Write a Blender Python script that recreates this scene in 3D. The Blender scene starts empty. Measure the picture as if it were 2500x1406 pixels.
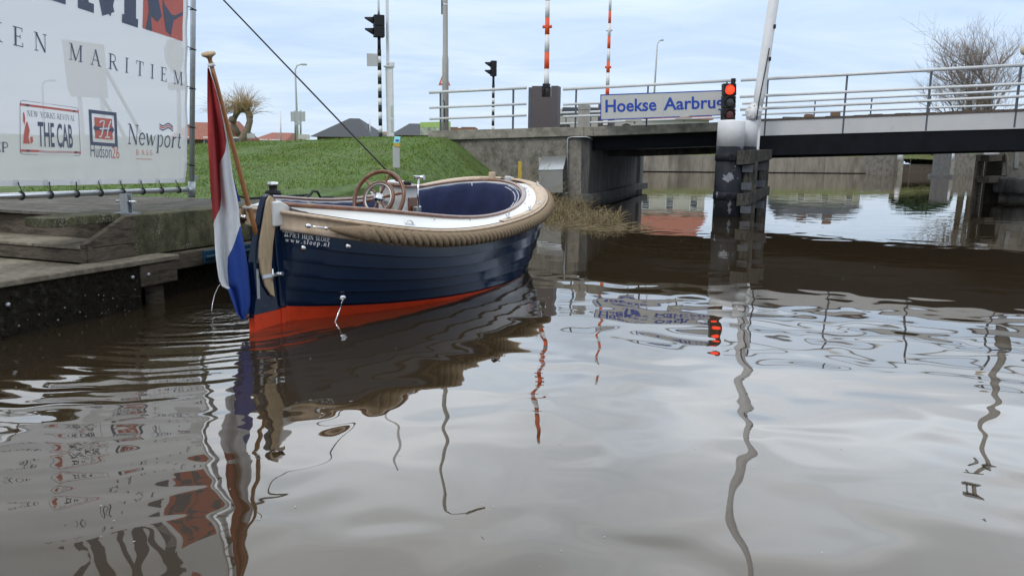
import bpy, bmesh, math, random
import numpy as np
from mathutils import Vector, Matrix
random.seed(7); rng = np.random.RandomState(5)
R = math.radians
scn = bpy.context.scene
col = scn.collection

# ------------------------------------------------------------------ camera
FPX = 1880.0; CH = 1.45; HZ = 375.0; ROLL = R(0.8)
PITCH = math.atan((703 - HZ) / FPX)
FW = Vector((0, math.cos(PITCH), -math.sin(PITCH)))
r0 = Vector((1, 0, 0)); u0 = r0.cross(FW)
RT = r0 * math.cos(ROLL) + u0 * math.sin(ROLL)
UP = u0 * math.cos(ROLL) - r0 * math.sin(ROLL)
EYE = Vector((0, 0, CH))
cd = bpy.data.cameras.new('camera'); cam = bpy.data.objects.new('camera', cd); col.objects.link(cam)
cd.sensor_fit = 'HORIZONTAL'; cd.sensor_width = 36; cd.lens = 36 * FPX / 2500
cd.clip_start = 0.05; cd.clip_end = 3000
M3 = Matrix((RT, UP, -FW)).transposed()
cam.matrix_world = Matrix.Translation(EYE) @ M3.to_4x4()
scn.camera = cam

# ------------------------------------------------------------------ world: hazy daylight, thin streaked cloud
SUN_EL, SUN_AZ = R(44), R(215)
w = bpy.data.worlds.new("World"); scn.world = w; w.use_nodes = True
nt = w.node_tree; nt.nodes.clear(); N = nt.nodes; LK = nt.links
def node(t, **k):
    n = N.new(t)
    for a, v in k.items():
        setattr(n, a, v)
    return n
out = node('ShaderNodeOutputWorld'); bg = node('ShaderNodeBackground'); LK.new(bg.outputs[0], out.inputs[0])
bg.inputs[1].default_value = 0.1
sky = node('ShaderNodeTexSky', sky_type='NISHITA', sun_disc=False, sun_elevation=SUN_EL, sun_rotation=SUN_AZ)
sky.air_density = 1.2; sky.dust_density = 1.5
tc = node('ShaderNodeTexCoord'); sep = node('ShaderNodeSeparateXYZ'); LK.new(tc.outputs['Generated'], sep.inputs[0])
def wm(op, a, b=None, c=None):
    n = node('ShaderNodeMath', operation=op)
    for i, v in enumerate((a, b, c)):
        if v is None: continue
        if isinstance(v, (int, float)): n.inputs[i].default_value = v
        else: LK.new(v, n.inputs[i])
    return n.outputs[0]
zc = wm('ADD', wm('MAXIMUM', sep.outputs[2], 0.0), 0.16)
cx = node('ShaderNodeCombineXYZ'); LK.new(wm('DIVIDE', sep.outputs[0], zc), cx.inputs[0]); LK.new(wm('DIVIDE', sep.outputs[1], zc), cx.inputs[1])
mp = node('ShaderNodeMapping'); LK.new(cx.outputs[0], mp.inputs[0]); mp.inputs['Rotation'].default_value = (0, 0, R(-38)); mp.inputs['Scale'].default_value = (.5, 1.0, 1)
nz = node('ShaderNodeTexNoise'); LK.new(mp.outputs[0], nz.inputs[0]); nz.inputs['Scale'].default_value = 1.9; nz.inputs['Detail'].default_value = 8; nz.inputs['Roughness'].default_value = .6; nz.inputs['Distortion'].default_value = .9
rp = node('ShaderNodeValToRGB'); LK.new(nz.outputs[0], rp.inputs[0]); rp.color_ramp.elements[0].position = .38; rp.color_ramp.elements[1].position = .64
# brightness of the cloud layer rises with height
elev = node('ShaderNodeValToRGB'); LK.new(sep.outputs[2], elev.inputs[0])
cr = elev.color_ramp; cr.elements[0].position = 0; cr.elements[0].color = (.60, .66, .74, 1); cr.elements[1].position = 1; cr.elements[1].color = (.86, .88, .9, 1)
for p_, c_ in ((.06, (.58, .66, .78)), (.16, (.53, .62, .76)), (.28, (.78, .81, .86)), (.5, (.84, .85, .87))):
    e_ = cr.elements.new(p_); e_.color = (*c_, 1)
cl = node('ShaderNodeMix', data_type='RGBA'); LK.new(rp.outputs[0], cl.inputs[0])
lo = node('ShaderNodeMix', data_type='RGBA', blend_type='MULTIPLY'); lo.inputs[0].default_value = 1; LK.new(elev.outputs[0], lo.inputs[6]); lo.inputs[7].default_value = (10.1, 11.15, 12.1, 1)
hi = node('ShaderNodeMix', data_type='RGBA', blend_type='MULTIPLY'); hi.inputs[0].default_value = 1; LK.new(elev.outputs[0], hi.inputs[6]); hi.inputs[7].default_value = (12.5, 12.95, 13.35, 1)
LK.new(lo.outputs[2], cl.inputs[6]); LK.new(hi.outputs[2], cl.inputs[7])
fin = node('ShaderNodeMix', data_type='RGBA'); fin.inputs[0].default_value = .93; LK.new(sky.outputs[0], fin.inputs[6]); LK.new(cl.outputs[2], fin.inputs[7])
# added bright lobe of sky ahead, above the visible strip, to brighten water reflections
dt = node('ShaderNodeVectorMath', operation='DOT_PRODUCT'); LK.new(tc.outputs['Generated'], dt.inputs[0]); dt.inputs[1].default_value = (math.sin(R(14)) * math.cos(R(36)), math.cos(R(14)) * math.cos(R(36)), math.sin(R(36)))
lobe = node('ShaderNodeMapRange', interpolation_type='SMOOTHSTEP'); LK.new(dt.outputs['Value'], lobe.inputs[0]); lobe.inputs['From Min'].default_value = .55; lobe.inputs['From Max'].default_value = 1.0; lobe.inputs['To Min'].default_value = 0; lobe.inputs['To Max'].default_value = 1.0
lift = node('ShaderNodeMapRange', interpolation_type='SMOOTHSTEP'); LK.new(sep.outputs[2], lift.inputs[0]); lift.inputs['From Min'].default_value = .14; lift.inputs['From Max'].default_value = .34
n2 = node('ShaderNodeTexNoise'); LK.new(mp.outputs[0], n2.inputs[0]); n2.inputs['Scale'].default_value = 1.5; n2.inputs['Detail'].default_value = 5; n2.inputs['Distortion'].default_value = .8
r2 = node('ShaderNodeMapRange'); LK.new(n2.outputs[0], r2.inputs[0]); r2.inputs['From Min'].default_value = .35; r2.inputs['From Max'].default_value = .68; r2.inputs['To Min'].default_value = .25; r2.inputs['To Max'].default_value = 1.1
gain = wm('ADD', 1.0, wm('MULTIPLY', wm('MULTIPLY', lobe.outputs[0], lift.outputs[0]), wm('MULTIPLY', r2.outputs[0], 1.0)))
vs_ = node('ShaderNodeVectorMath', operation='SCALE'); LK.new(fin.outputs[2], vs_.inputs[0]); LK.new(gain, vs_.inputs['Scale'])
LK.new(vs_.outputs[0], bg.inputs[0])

sl = bpy.data.lights.new('sun', 'SUN'); sun = bpy.data.objects.new('sun', sl); col.objects.link(sun)
sl.energy = 1.0; sl.angle = R(16); sl.color = (1, .95, .88)
sd = Vector((math.sin(SUN_AZ) * math.cos(SUN_EL), math.cos(SUN_AZ) * math.cos(SUN_EL), math.sin(SUN_EL)))
sun.rotation_euler = sd.to_track_quat('Z', 'Y').to_euler()
scn.view_settings.view_transform = 'Standard'; scn.view_settings.look = 'None'
scn.view_settings.exposure = .15; scn.view_settings.gamma = 1
scn.render.engine = 'CYCLES'
scn.cycles.use_denoising = True; scn.cycles.max_bounces = 8; scn.cycles.transparent_max_bounces = 12
scn.cycles.caustics_reflective = False; scn.cycles.caustics_refractive = False

# ------------------------------------------------------------------ unprojection helpers (photo pixels, 2500 x 1406)
def ray(px, py): return FW + RT * ((px - 1250) / FPX) - UP * ((py - 703) / FPX)
def atY(px, py, Y):
    d = ray(px, py); return EYE + d * (Y / d.y)
def atz(px, py, z):
    d = ray(px, py); return EYE + d * ((z - CH) / d.z)
def onpl(px, py, P, Nn):
    d = ray(px, py); return EYE + d * ((Vector(P) - EYE).dot(Nn) / d.dot(Nn))
def zat(py, px, Y): return atY(px, py, Y).z

# ------------------------------------------------------------------ materials
def mat(name, c, rough=.6, metal=0, var=.18, scale=6, bump=0, bscale=60, c2=None, c2lo=.5, c2hi=.62, c2scale=2.5, stretch=(1, 1, 1), coat=0, spec=.5, detail=6, spots=None, rvar=0):
    m = bpy.data.materials.new(name); m.use_nodes = True; t = m.node_tree; b = t.nodes['Principled BSDF']
    b.inputs['Roughness'].default_value = rough; b.inputs['Metallic'].default_value = metal
    b.inputs['Coat Weight'].default_value = coat; b.inputs['Coat Roughness'].default_value = .04
    b.inputs['Specular IOR Level'].default_value = spec
    tc = t.nodes.new('ShaderNodeTexCoord'); mp = t.nodes.new('ShaderNodeMapping'); t.links.new(tc.outputs['Object'], mp.inputs[0]); mp.inputs['Scale'].default_value = stretch
    def noise(s, d=detail):
        n = t.nodes.new('ShaderNodeTexNoise'); n.inputs['Scale'].default_value = s; n.inputs['Detail'].default_value = d; n.inputs['Roughness'].default_value = .62
        t.links.new(mp.outputs[0], n.inputs[0]); return n.outputs[0]
    def mix(f, a, bb, bt='MIX'):
        n = t.nodes.new('ShaderNodeMix'); n.data_type = 'RGBA'; n.blend_type = bt
        for i, v in ((0, f), (6, a), (7, bb)):
            if hasattr(v, 'links'): t.links.new(v, n.inputs[i])
            else: n.inputs[i].default_value = v if i == 0 else (*v, 1) if len(v) == 3 else v
        return n.outputs[2]
    def ramp(s, a, b_):
        n = t.nodes.new('ShaderNodeValToRGB'); n.color_ramp.elements[0].position = a; n.color_ramp.elements[1].position = b_; t.links.new(s, n.inputs[0]); return n.outputs[0]
    cur = tuple(c)
    if c2 is not None: cur = mix(ramp(noise(c2scale), c2lo, c2hi), c, c2)
    if spots is not None:
        vo = t.nodes.new('ShaderNodeTexVoronoi'); vo.inputs['Scale'].default_value = spots[1]; t.links.new(tc.outputs['Object'], vo.inputs[0])
        th = t.nodes.new('ShaderNodeMath'); th.operation = 'LESS_THAN'; t.links.new(vo.outputs['Distance'], th.inputs[0])
        sc_ = t.nodes.new('ShaderNodeMath'); sc_.operation = 'MULTIPLY_ADD'; t.links.new(noise(4, 3), sc_.inputs[0]); sc_.inputs[1].default_value = spots[2]; sc_.inputs[2].default_value = -spots[2] * (spots[3] if len(spots) > 3 else .47); t.links.new(sc_.outputs[0], th.inputs[1])
        cur = mix(th.outputs[0], cur, spots[0])
    if var:
        n = noise(scale); k = ramp(n, .25, .75)
        v = mix(k, (1 - var,) * 3, (1 + var,) * 3)
        cur = mix(1.0, cur, v, 'MULTIPLY')
    if rvar:
        mr = t.nodes.new('ShaderNodeMapRange'); mr.inputs['From Min'].default_value = .45; mr.inputs['From Max'].default_value = .75; mr.inputs['To Min'].default_value = rough; mr.inputs['To Max'].default_value = rough + rvar
        t.links.new(noise(4.5), mr.inputs[0]); t.links.new(mr.outputs[0], b.inputs['Roughness'])
    if hasattr(cur, 'links'): t.links.new(cur, b.inputs['Base Color'])
    else: b.inputs['Base Color'].default_value = (*cur, 1)
    if bump:
        bp = t.nodes.new('ShaderNodeBump'); bp.inputs['Strength'].default_value = bump; bp.inputs['Distance'].default_value = .02
        t.links.new(noise(bscale, 4), bp.inputs['Height']); t.links.new(bp.outputs[0], b.inputs['Normal'])
    m['mixfn'] = 0
    return m

M = {}
M['navy'] = mat('navy_gelcoat', (.0026, .0145, .042), .1, var=.1, scale=3, spec=.4, rvar=.16)
M['red'] = mat('red_antifoul', (.66, .055, .016), .5, var=.14, scale=9, bump=.05, c2=(.42, .045, .02), c2scale=6, c2lo=.58, c2hi=.75, spec=.3)
M['white'] = mat('white_gelcoat', (.74, .73, .70), .3, var=.04, coat=.3)
M['teak'] = mat('pale_teak', (.58, .445, .32), .6, var=.2, scale=10, stretch=(3, 3, 1), bump=.1, c2=(.46, .33, .21), c2scale=5)
M['teakv'] = mat('pale_ash', (.50, .37, .23), .55, var=.22, scale=14, stretch=(4, 4, .6), c2=(.40, .28, .16), c2scale=8, c2lo=.45, c2hi=.7)
M['mahog'] = mat('varnished_mahogany', (.155, .055, .022), .3, var=.3, scale=20, coat=.3, c2=(.22, .09, .04), c2scale=9)
M['rope'] = mat('manila_rope', (.31, .225, .14), .9, var=.3, scale=60, bump=.7, bscale=260)
M['cushion'] = mat('navy_canvas', (.012, .02, .07), .85, var=.25, scale=9, bump=.3, bscale=12)
M['piping'] = mat('light_piping', (.6, .62, .68), .7)
M['chrome'] = mat('chrome', (.75, .75, .76), .08, 1, var=.05)
M['steel'] = mat('brushed_steel', (.42, .43, .44), .35, 1, var=.15, scale=12)
M['plate'] = mat('weathered_plate', (.085, .09, .10), .7, var=.2, spec=.2)
M['fend'] = mat('dark_fender_timber', (.075, .07, .062), .9, var=.5, scale=10, stretch=(3, 3, 1), bump=.5, c2=(.04, .04, .036), c2scale=4, spec=.2)
M['dconc'] = mat('dark_concrete', (.075, .075, .075), .9, var=.4, scale=4)
M['galv'] = mat('galvanised_steel', (.42, .44, .46), .45, .7, var=.2, scale=10)
M['alu'] = mat('aluminium_tube', (.62, .63, .64), .3, .9, var=.08)
M['black'] = mat('black_plastic', (.014, .014, .016), .55, var=.2, spec=.3)
M['rubber'] = mat('black_rubber', (.012, .012, .013), .7)
M['fred'] = mat('flag_red', (.30, .022, .022), .85, var=.14, scale=5, bump=.25, bscale=22)
M['fwhite'] = mat('flag_white', (.66, .66, .67), .85, var=.06, scale=5, bump=.25, bscale=22)
M['fblue'] = mat('flag_blue', (.018, .06, .30), .85, var=.12, scale=5, bump=.25, bscale=22)
M['pole'] = mat('varnished_pole', (.36, .15, .05), .35, var=.2, scale=20, coat=.3)
M['conc'] = mat('weathered_concrete', (.235, .215, .185), .95, var=.35, scale=20, bump=.7, bscale=60, c2=(.125, .118, .10), c2scale=3.4, c2lo=.46, c2hi=.66, spots=((.36, .34, .30), 22, .55), stretch=(1, 1, .75), spec=.15)
M['concl'] = mat('pale_concrete', (.27, .25, .21), .9, var=.35, scale=7, bump=.5, bscale=50, c2=(.12, .115, .09), c2scale=2.2, c2lo=.45, c2hi=.7)
M['farc'] = mat('far_concrete', (.29, .255, .205), .9, var=.35, scale=2.2, c2=(.17, .15, .12), c2scale=.7, c2lo=.42, c2hi=.66, stretch=(1, 1, .3))
M['concs'] = mat('streaked_concrete', (.15, .145, .135), .9, var=.35, scale=7, bump=.4, bscale=40, c2=(.055, .055, .055), c2scale=2, c2lo=.4, c2hi=.7, stretch=(1.5, 1.5, .35))
M['lichen'] = mat('lichened_concrete', (.115, .105, .055), .95, var=.5, scale=14, bump=.8, bscale=60, c2=(.055, .055, .026), c2scale=6, c2lo=.42, c2hi=.62, stretch=(1, 1, .7), spots=((.22, .21, .165), 48, 1.5, .38))
M['timber'] = mat('wet_grey_timber', (.125, .103, .078), .88, var=.45, scale=14, stretch=(1, 1, 6), bump=.5, c2=(.065, .054, .042), c2scale=4, spec=.2)
M['timberd'] = mat('slimy_dark_timber', (.018, .015, .011), .75, var=.6, scale=20, bump=1, bscale=50, c2=(.05, .045, .04), c2scale=14, c2lo=.55, c2hi=.7, spots=((.12, .11, .10), 30, 1.1, .47), spec=.12)
M['deckw'] = mat('worn_deck', (.235, .205, .155), .9, var=.4, scale=16, bump=.5, c2=(.14, .12, .09), c2scale=3.5, c2lo=.45, c2hi=.7, spots=((.30, .28, .22), 30, .7), spec=.2)
M['pave'] = mat('mossy_paving', (.13, .118, .10), .95, var=.5, scale=9, bump=.8, bscale=30, c2=(.065, .06, .043), c2scale=2.4, c2lo=.4, c2hi=.65, spots=((.24, .23, .2), 26, .9))
M['grass'] = mat('grass_ground', (.085, .14, .03), .95, var=.45, scale=5, bump=.6, bscale=40, c2=(.085, .125, .03), c2scale=.8)
M['blade'] = mat('grass_blade', (.135, .215, .045), .85, var=.25, scale=3.5, c2=(.20, .235, .07), c2scale=1.0, c2lo=.45, c2hi=.75, spec=.15)
M['straw'] = mat('dry_reed', (.26, .205, .11), .9, var=.55, scale=18, c2=(.15, .105, .05), c2scale=9)
M['bark'] = mat('bark', (.115, .085, .06), .95, var=.4, scale=10, bump=.5)
M['wbark'] = mat('willow_bark', (.20, .155, .11), .95, var=.5, scale=7, bump=.8, bscale=14)
M['twig'] = mat('willow_twig', (.44, .32, .17), .9, var=.3)
M['twigd'] = mat('bare_twig', (.29, .24, .21), .9, var=.3)
M['bush'] = mat('dark_evergreen', (.025, .05, .018), .9, var=.5, scale=4)
M['wpaint'] = mat('white_paint', (.72, .72, .73), .45, var=.08, scale=5, c2=(.58, .55, .5), c2scale=3, c2lo=.6, c2hi=.75)
M['fascia'] = mat('grey_white_fascia', (.52, .52, .52), .5, var=.06, scale=2, c2=(.42, .41, .40), c2scale=3, c2lo=.6, c2hi=.8)
M['bblack'] = mat('bitumen_black', (.006, .007, .010), .6, var=.4, scale=3, bump=.1, spec=.12)
M['bollk'] = mat('black_bollard_paint', (.013, .015, .02), .55, var=.35, scale=5, c2=(.16, .17, .19), c2scale=2.6, c2lo=.625, c2hi=.635, spec=.2, detail=3)
M['rail'] = mat('rail_tube', (.62, .63, .64), .45, var=.08)
M['railpost'] = mat('slate_post', (.085, .095, .115), .55, .2, var=.15)
M['brickcap'] = mat('brown_planks', (.10, .075, .06), .9, var=.4, scale=9)
M['cab'] = mat('brown_grey_cabinet', (.083, .07, .072), .6, var=.08, scale=40)
M['boxg'] = mat('grey_cabinet', (.24, .24, .225), .6, 0, var=.1, scale=4)
M['boxl'] = mat('light_cabinet', (.40, .38, .35), .6, var=.1)
M['orange'] = mat('signal_orange', (.75, .095, .02), .5, var=.08)
M['signw'] = mat('grey_white_sign', (.50, .50, .485), .5, var=.05, scale=2)
M['signb'] = mat('sign_blue', (.006, .05, .36), .5, var=.08)
M['signback'] = mat('sign_back_grey', (.42, .43, .44), .6, 0, var=.08)
M['darkprint'] = mat('slate_print', (.10, .12, .18), .7, var=.05)
M['redprint'] = mat('coral_print', (.62, .17, .14), .7, var=.05)
M['whiteprint'] = mat('white_print', (.78, .78, .78), .6, var=.02)
M['roofred'] = mat('red_tile_roof', (.27, .10, .065), .85, var=.3, scale=6)
M['roofblk'] = mat('black_tile_roof', (.028, .031, .037), .7, var=.3, scale=6)
M['brick'] = mat('brown_brick', (.20, .12, .075), .9, var=.3, scale=8)
M['plaster'] = mat('pale_wall', (.5, .48, .44), .8, var=.1)
M['glass'] = mat('dark_pane', (.05, .06, .07), .1, var=.1)
M['yellow'] = mat('yellow_paint', (.5, .34, .05), .6, var=.3, scale=9)
M['bluef'] = mat('blue_board', (.008, .05, .09), .5, var=.25, scale=6)
M['cyan'] = mat('info_cyan', (.18, .52, .55), .5, var=.15)
M['lime'] = mat('hoarding_lime', (.36, .52, .16), .6, var=.1)
M['hoard'] = mat('hoarding_print', (.36, .38, .32), .7, var=.7, scale=5)
M['globe'] = mat('cream_globe', (.55, .48, .36), .35, var=.05)
M['lens'] = mat('dark_lens', (.03, .035, .035), .15, var=.1)
M['lensr'] = mat('unlit_red_lens', (.07, .012, .012), .15, var=.1)
M['dark'] = mat('dark_interior', (.03, .028, .025), .8)
M['leaf'] = mat('dead_leaf', (.07, .045, .025), .8, var=.4, scale=40)
m = bpy.data.materials.new('lit_red_lamp'); m.use_nodes = True; b = m.node_tree.nodes['Principled BSDF']
b.inputs['Base Color'].default_value = (.6, .03, .01, 1); b.inputs['Emission Color'].default_value = (1, .05, .015, 1); b.inputs['Emission Strength'].default_value = 1.5
M['redlit'] = m

def banner_material():
    m = bpy.data.materials.new('banner_mesh_cloth'); m.use_nodes = True; t = m.node_tree; t.nodes.clear(); L = t.links
    o = t.nodes.new('ShaderNodeOutputMaterial'); d = t.nodes.new('ShaderNodeBsdfDiffuse'); tl = t.nodes.new('ShaderNodeBsdfTranslucent'); tr = t.nodes.new('ShaderNodeBsdfTransparent')
    d.inputs[0].default_value = (.84, .835, .83, 1); tl.inputs[0].default_value = (.82, .815, .81, 1)
    a = t.nodes.new('ShaderNodeMixShader'); b = t.nodes.new('ShaderNodeMixShader')
    a.inputs[0].default_value = .45; b.inputs[0].default_value = .2
    L.new(d.outputs[0], a.inputs[1]); L.new(tl.outputs[0], a.inputs[2]); L.new(a.outputs[0], b.inputs[1]); L.new(tr.outputs[0], b.inputs[2]); L.new(b.outputs[0], o.inputs[0])
    return m
M['banner'] = banner_material()

def water_material():
    m = bpy.data.materials.new('canal_water'); m.use_nodes = True; t = m.node_tree; t.nodes.clear(); L = t.links
    def nd(k, **kw):
        n = t.nodes.new(k)
        for a, v in kw.items(): setattr(n, a, v)
        return n
    def mt(op, a, b=None):
        n = nd('ShaderNodeMath', operation=op)
        for i, v in enumerate((a, b)):
            if v is None: continue
            if isinstance(v, (int, float)): n.inputs[i].default_value = v
            else: L.new(v, n.inputs[i])
        return n.outputs[0]
    o = nd('ShaderNodeOutputMaterial'); tc = nd('ShaderNodeTexCoord'); P = tc.outputs['Object']
    def noise(s, det, rot, sc, dist=0., rough=.5):
        mp = nd('ShaderNodeMapping'); L.new(P, mp.inputs[0]); mp.inputs['Rotation'].default_value = (0, 0, R(rot)); mp.inputs['Scale'].default_value = sc
        n = nd('ShaderNodeTexNoise'); n.inputs['Scale'].default_value = s; n.inputs['Detail'].default_value = det; n.inputs['Distortion'].default_value = dist; n.inputs['Roughness'].default_value = rough
        L.new(mp.outputs[0], n.inputs[0]); return n.outputs[0]
    # swell that bends reflections, long lazy undulation, fine near ripple
    h = mt('MULTIPLY', noise(1.5, 1.0, 20, (1, 1.15, 1), .3), WAVE[0])
    h = mt('ADD', h, mt('MULTIPLY', noise(.45, 1, -15, (1, 1.4, 1)), WAVE[1]))
    # rings spreading from the cooling-water outlet
    c = atz(520, 765, 0)
    def ring(cx_, cy_, lam, amp, fall, start):
        sub = nd('ShaderNodeVectorMath', operation='DISTANCE'); L.new(P, sub.inputs[0]); sub.inputs[1].default_value = (cx_, cy_, 0)
        r = sub.outputs['Value']
        r2 = mt('ADD', r, mt('MULTIPLY', noise(1.3, 2, 0, (1, 1, 1)), .35))
        s = mt('SINE', mt('MULTIPLY', r2, 2 * math.pi / lam))
        env = mt('POWER', math.e, mt('MULTIPLY', mt('MAXIMUM', mt('SUBTRACT', r, start), 0.0), -1.0 / fall))
        md = mt('ADD', .35, noise(.9, 1, 30, (1, 1, 1)))
        sx_ = nd('ShaderNodeSeparateXYZ'); L.new(P, sx_.inputs[0])
        lee = nd('ShaderNodeMapRange', interpolation_type='SMOOTHSTEP'); L.new(sx_.outputs[0], lee.inputs[0])   # the hull shelters the water to its right
        lee.inputs['From Min'].default_value = -1.75; lee.inputs['From Max'].default_value = -.9; lee.inputs['To Min'].default_value = 1; lee.inputs['To Max'].default_value = .04
        return mt('MULTIPLY', lee.outputs[0], mt('MULTIPLY', mt('MULTIPLY', s, env), mt('MULTIPLY', md, amp)))
    h = mt('ADD', h, ring(c.x, c.y, .15, WAVE[2], 1.5, .9))
    h = mt('ADD', h, ring(c.x, c.y, .27, WAVE[3], 1.9, .7))
    # chop right at the outlet
    sub = nd('ShaderNodeVectorMath', operation='DISTANCE'); L.new(P, sub.inputs[0]); sub.inputs[1].default_value = (c.x, c.y, 0)
    env = mt('POWER', math.e, mt('MULTIPLY', sub.outputs['Value'], -2.2))
    h = mt('ADD', h, mt('MULTIPLY', mt('MULTIPLY', noise(16, 3, 0, (1, 1.3, 1), .5), env), .022))
    sx = nd('ShaderNodeSeparateXYZ'); L.new(P, sx.inputs[0])
    calm = nd('ShaderNodeMapRange'); calm.inputs['From Min'].default_value = 4.6; calm.inputs['From Max'].default_value = 9.5; calm.inputs['To Min'].default_value = 1; calm.inputs['To Max'].default_value = .2; L.new(sx.outputs[1], calm.inputs[0])
    h = mt('MULTIPLY', h, calm.outputs[0])
    bp = nd('ShaderNodeBump'); bp.inputs['Strength'].default_value = 1; bp.inputs['Distance'].default_value = 1; L.new(h, bp.inputs['Height'])
    lw = nd('ShaderNodeLayerWeight'); lw.inputs['Blend'].default_value = .5; L.new(bp.outputs[0], lw.inputs['Normal'])
    # facing = 1 - cos
    f = mt('ADD', .035, mt('MULTIPLY', mt('POWER', lw.outputs['Facing'], 3.15), .95))
    gl = nd('ShaderNodeBsdfGlossy'); gl.inputs['Roughness'].default_value = .015; gl.inputs['Color'].default_value = (.975, .95, .915, 1); L.new(bp.outputs[0], gl.inputs['Normal'])
    df = nd('ShaderNodeBsdfDiffuse'); df.inputs[0].default_value = (.062, .045, .026, 1)
    tr = nd('ShaderNodeBsdfTransparent'); tr.inputs[0].default_value = (.8, .68, .5, 1)
    b1 = nd('ShaderNodeMixShader'); b1.inputs[0].default_value = .45; L.new(df.outputs[0], b1.inputs[1]); L.new(tr.outputs[0], b1.inputs[2])
    mx = nd('ShaderNodeMixShader'); L.new(f, mx.inputs[0]); L.new(b1.outputs[0], mx.inputs[1]); L.new(gl.outputs[0], mx.inputs[2]); L.new(mx.outputs[0], o.inputs[0])
    return m
WAVE = (.0185, .015, .0019, .0030)
M['water'] = water_material()
M['murk'] = mat('murky_depth', (.065, .045, .024), .9, var=.2, scale=1)

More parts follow.
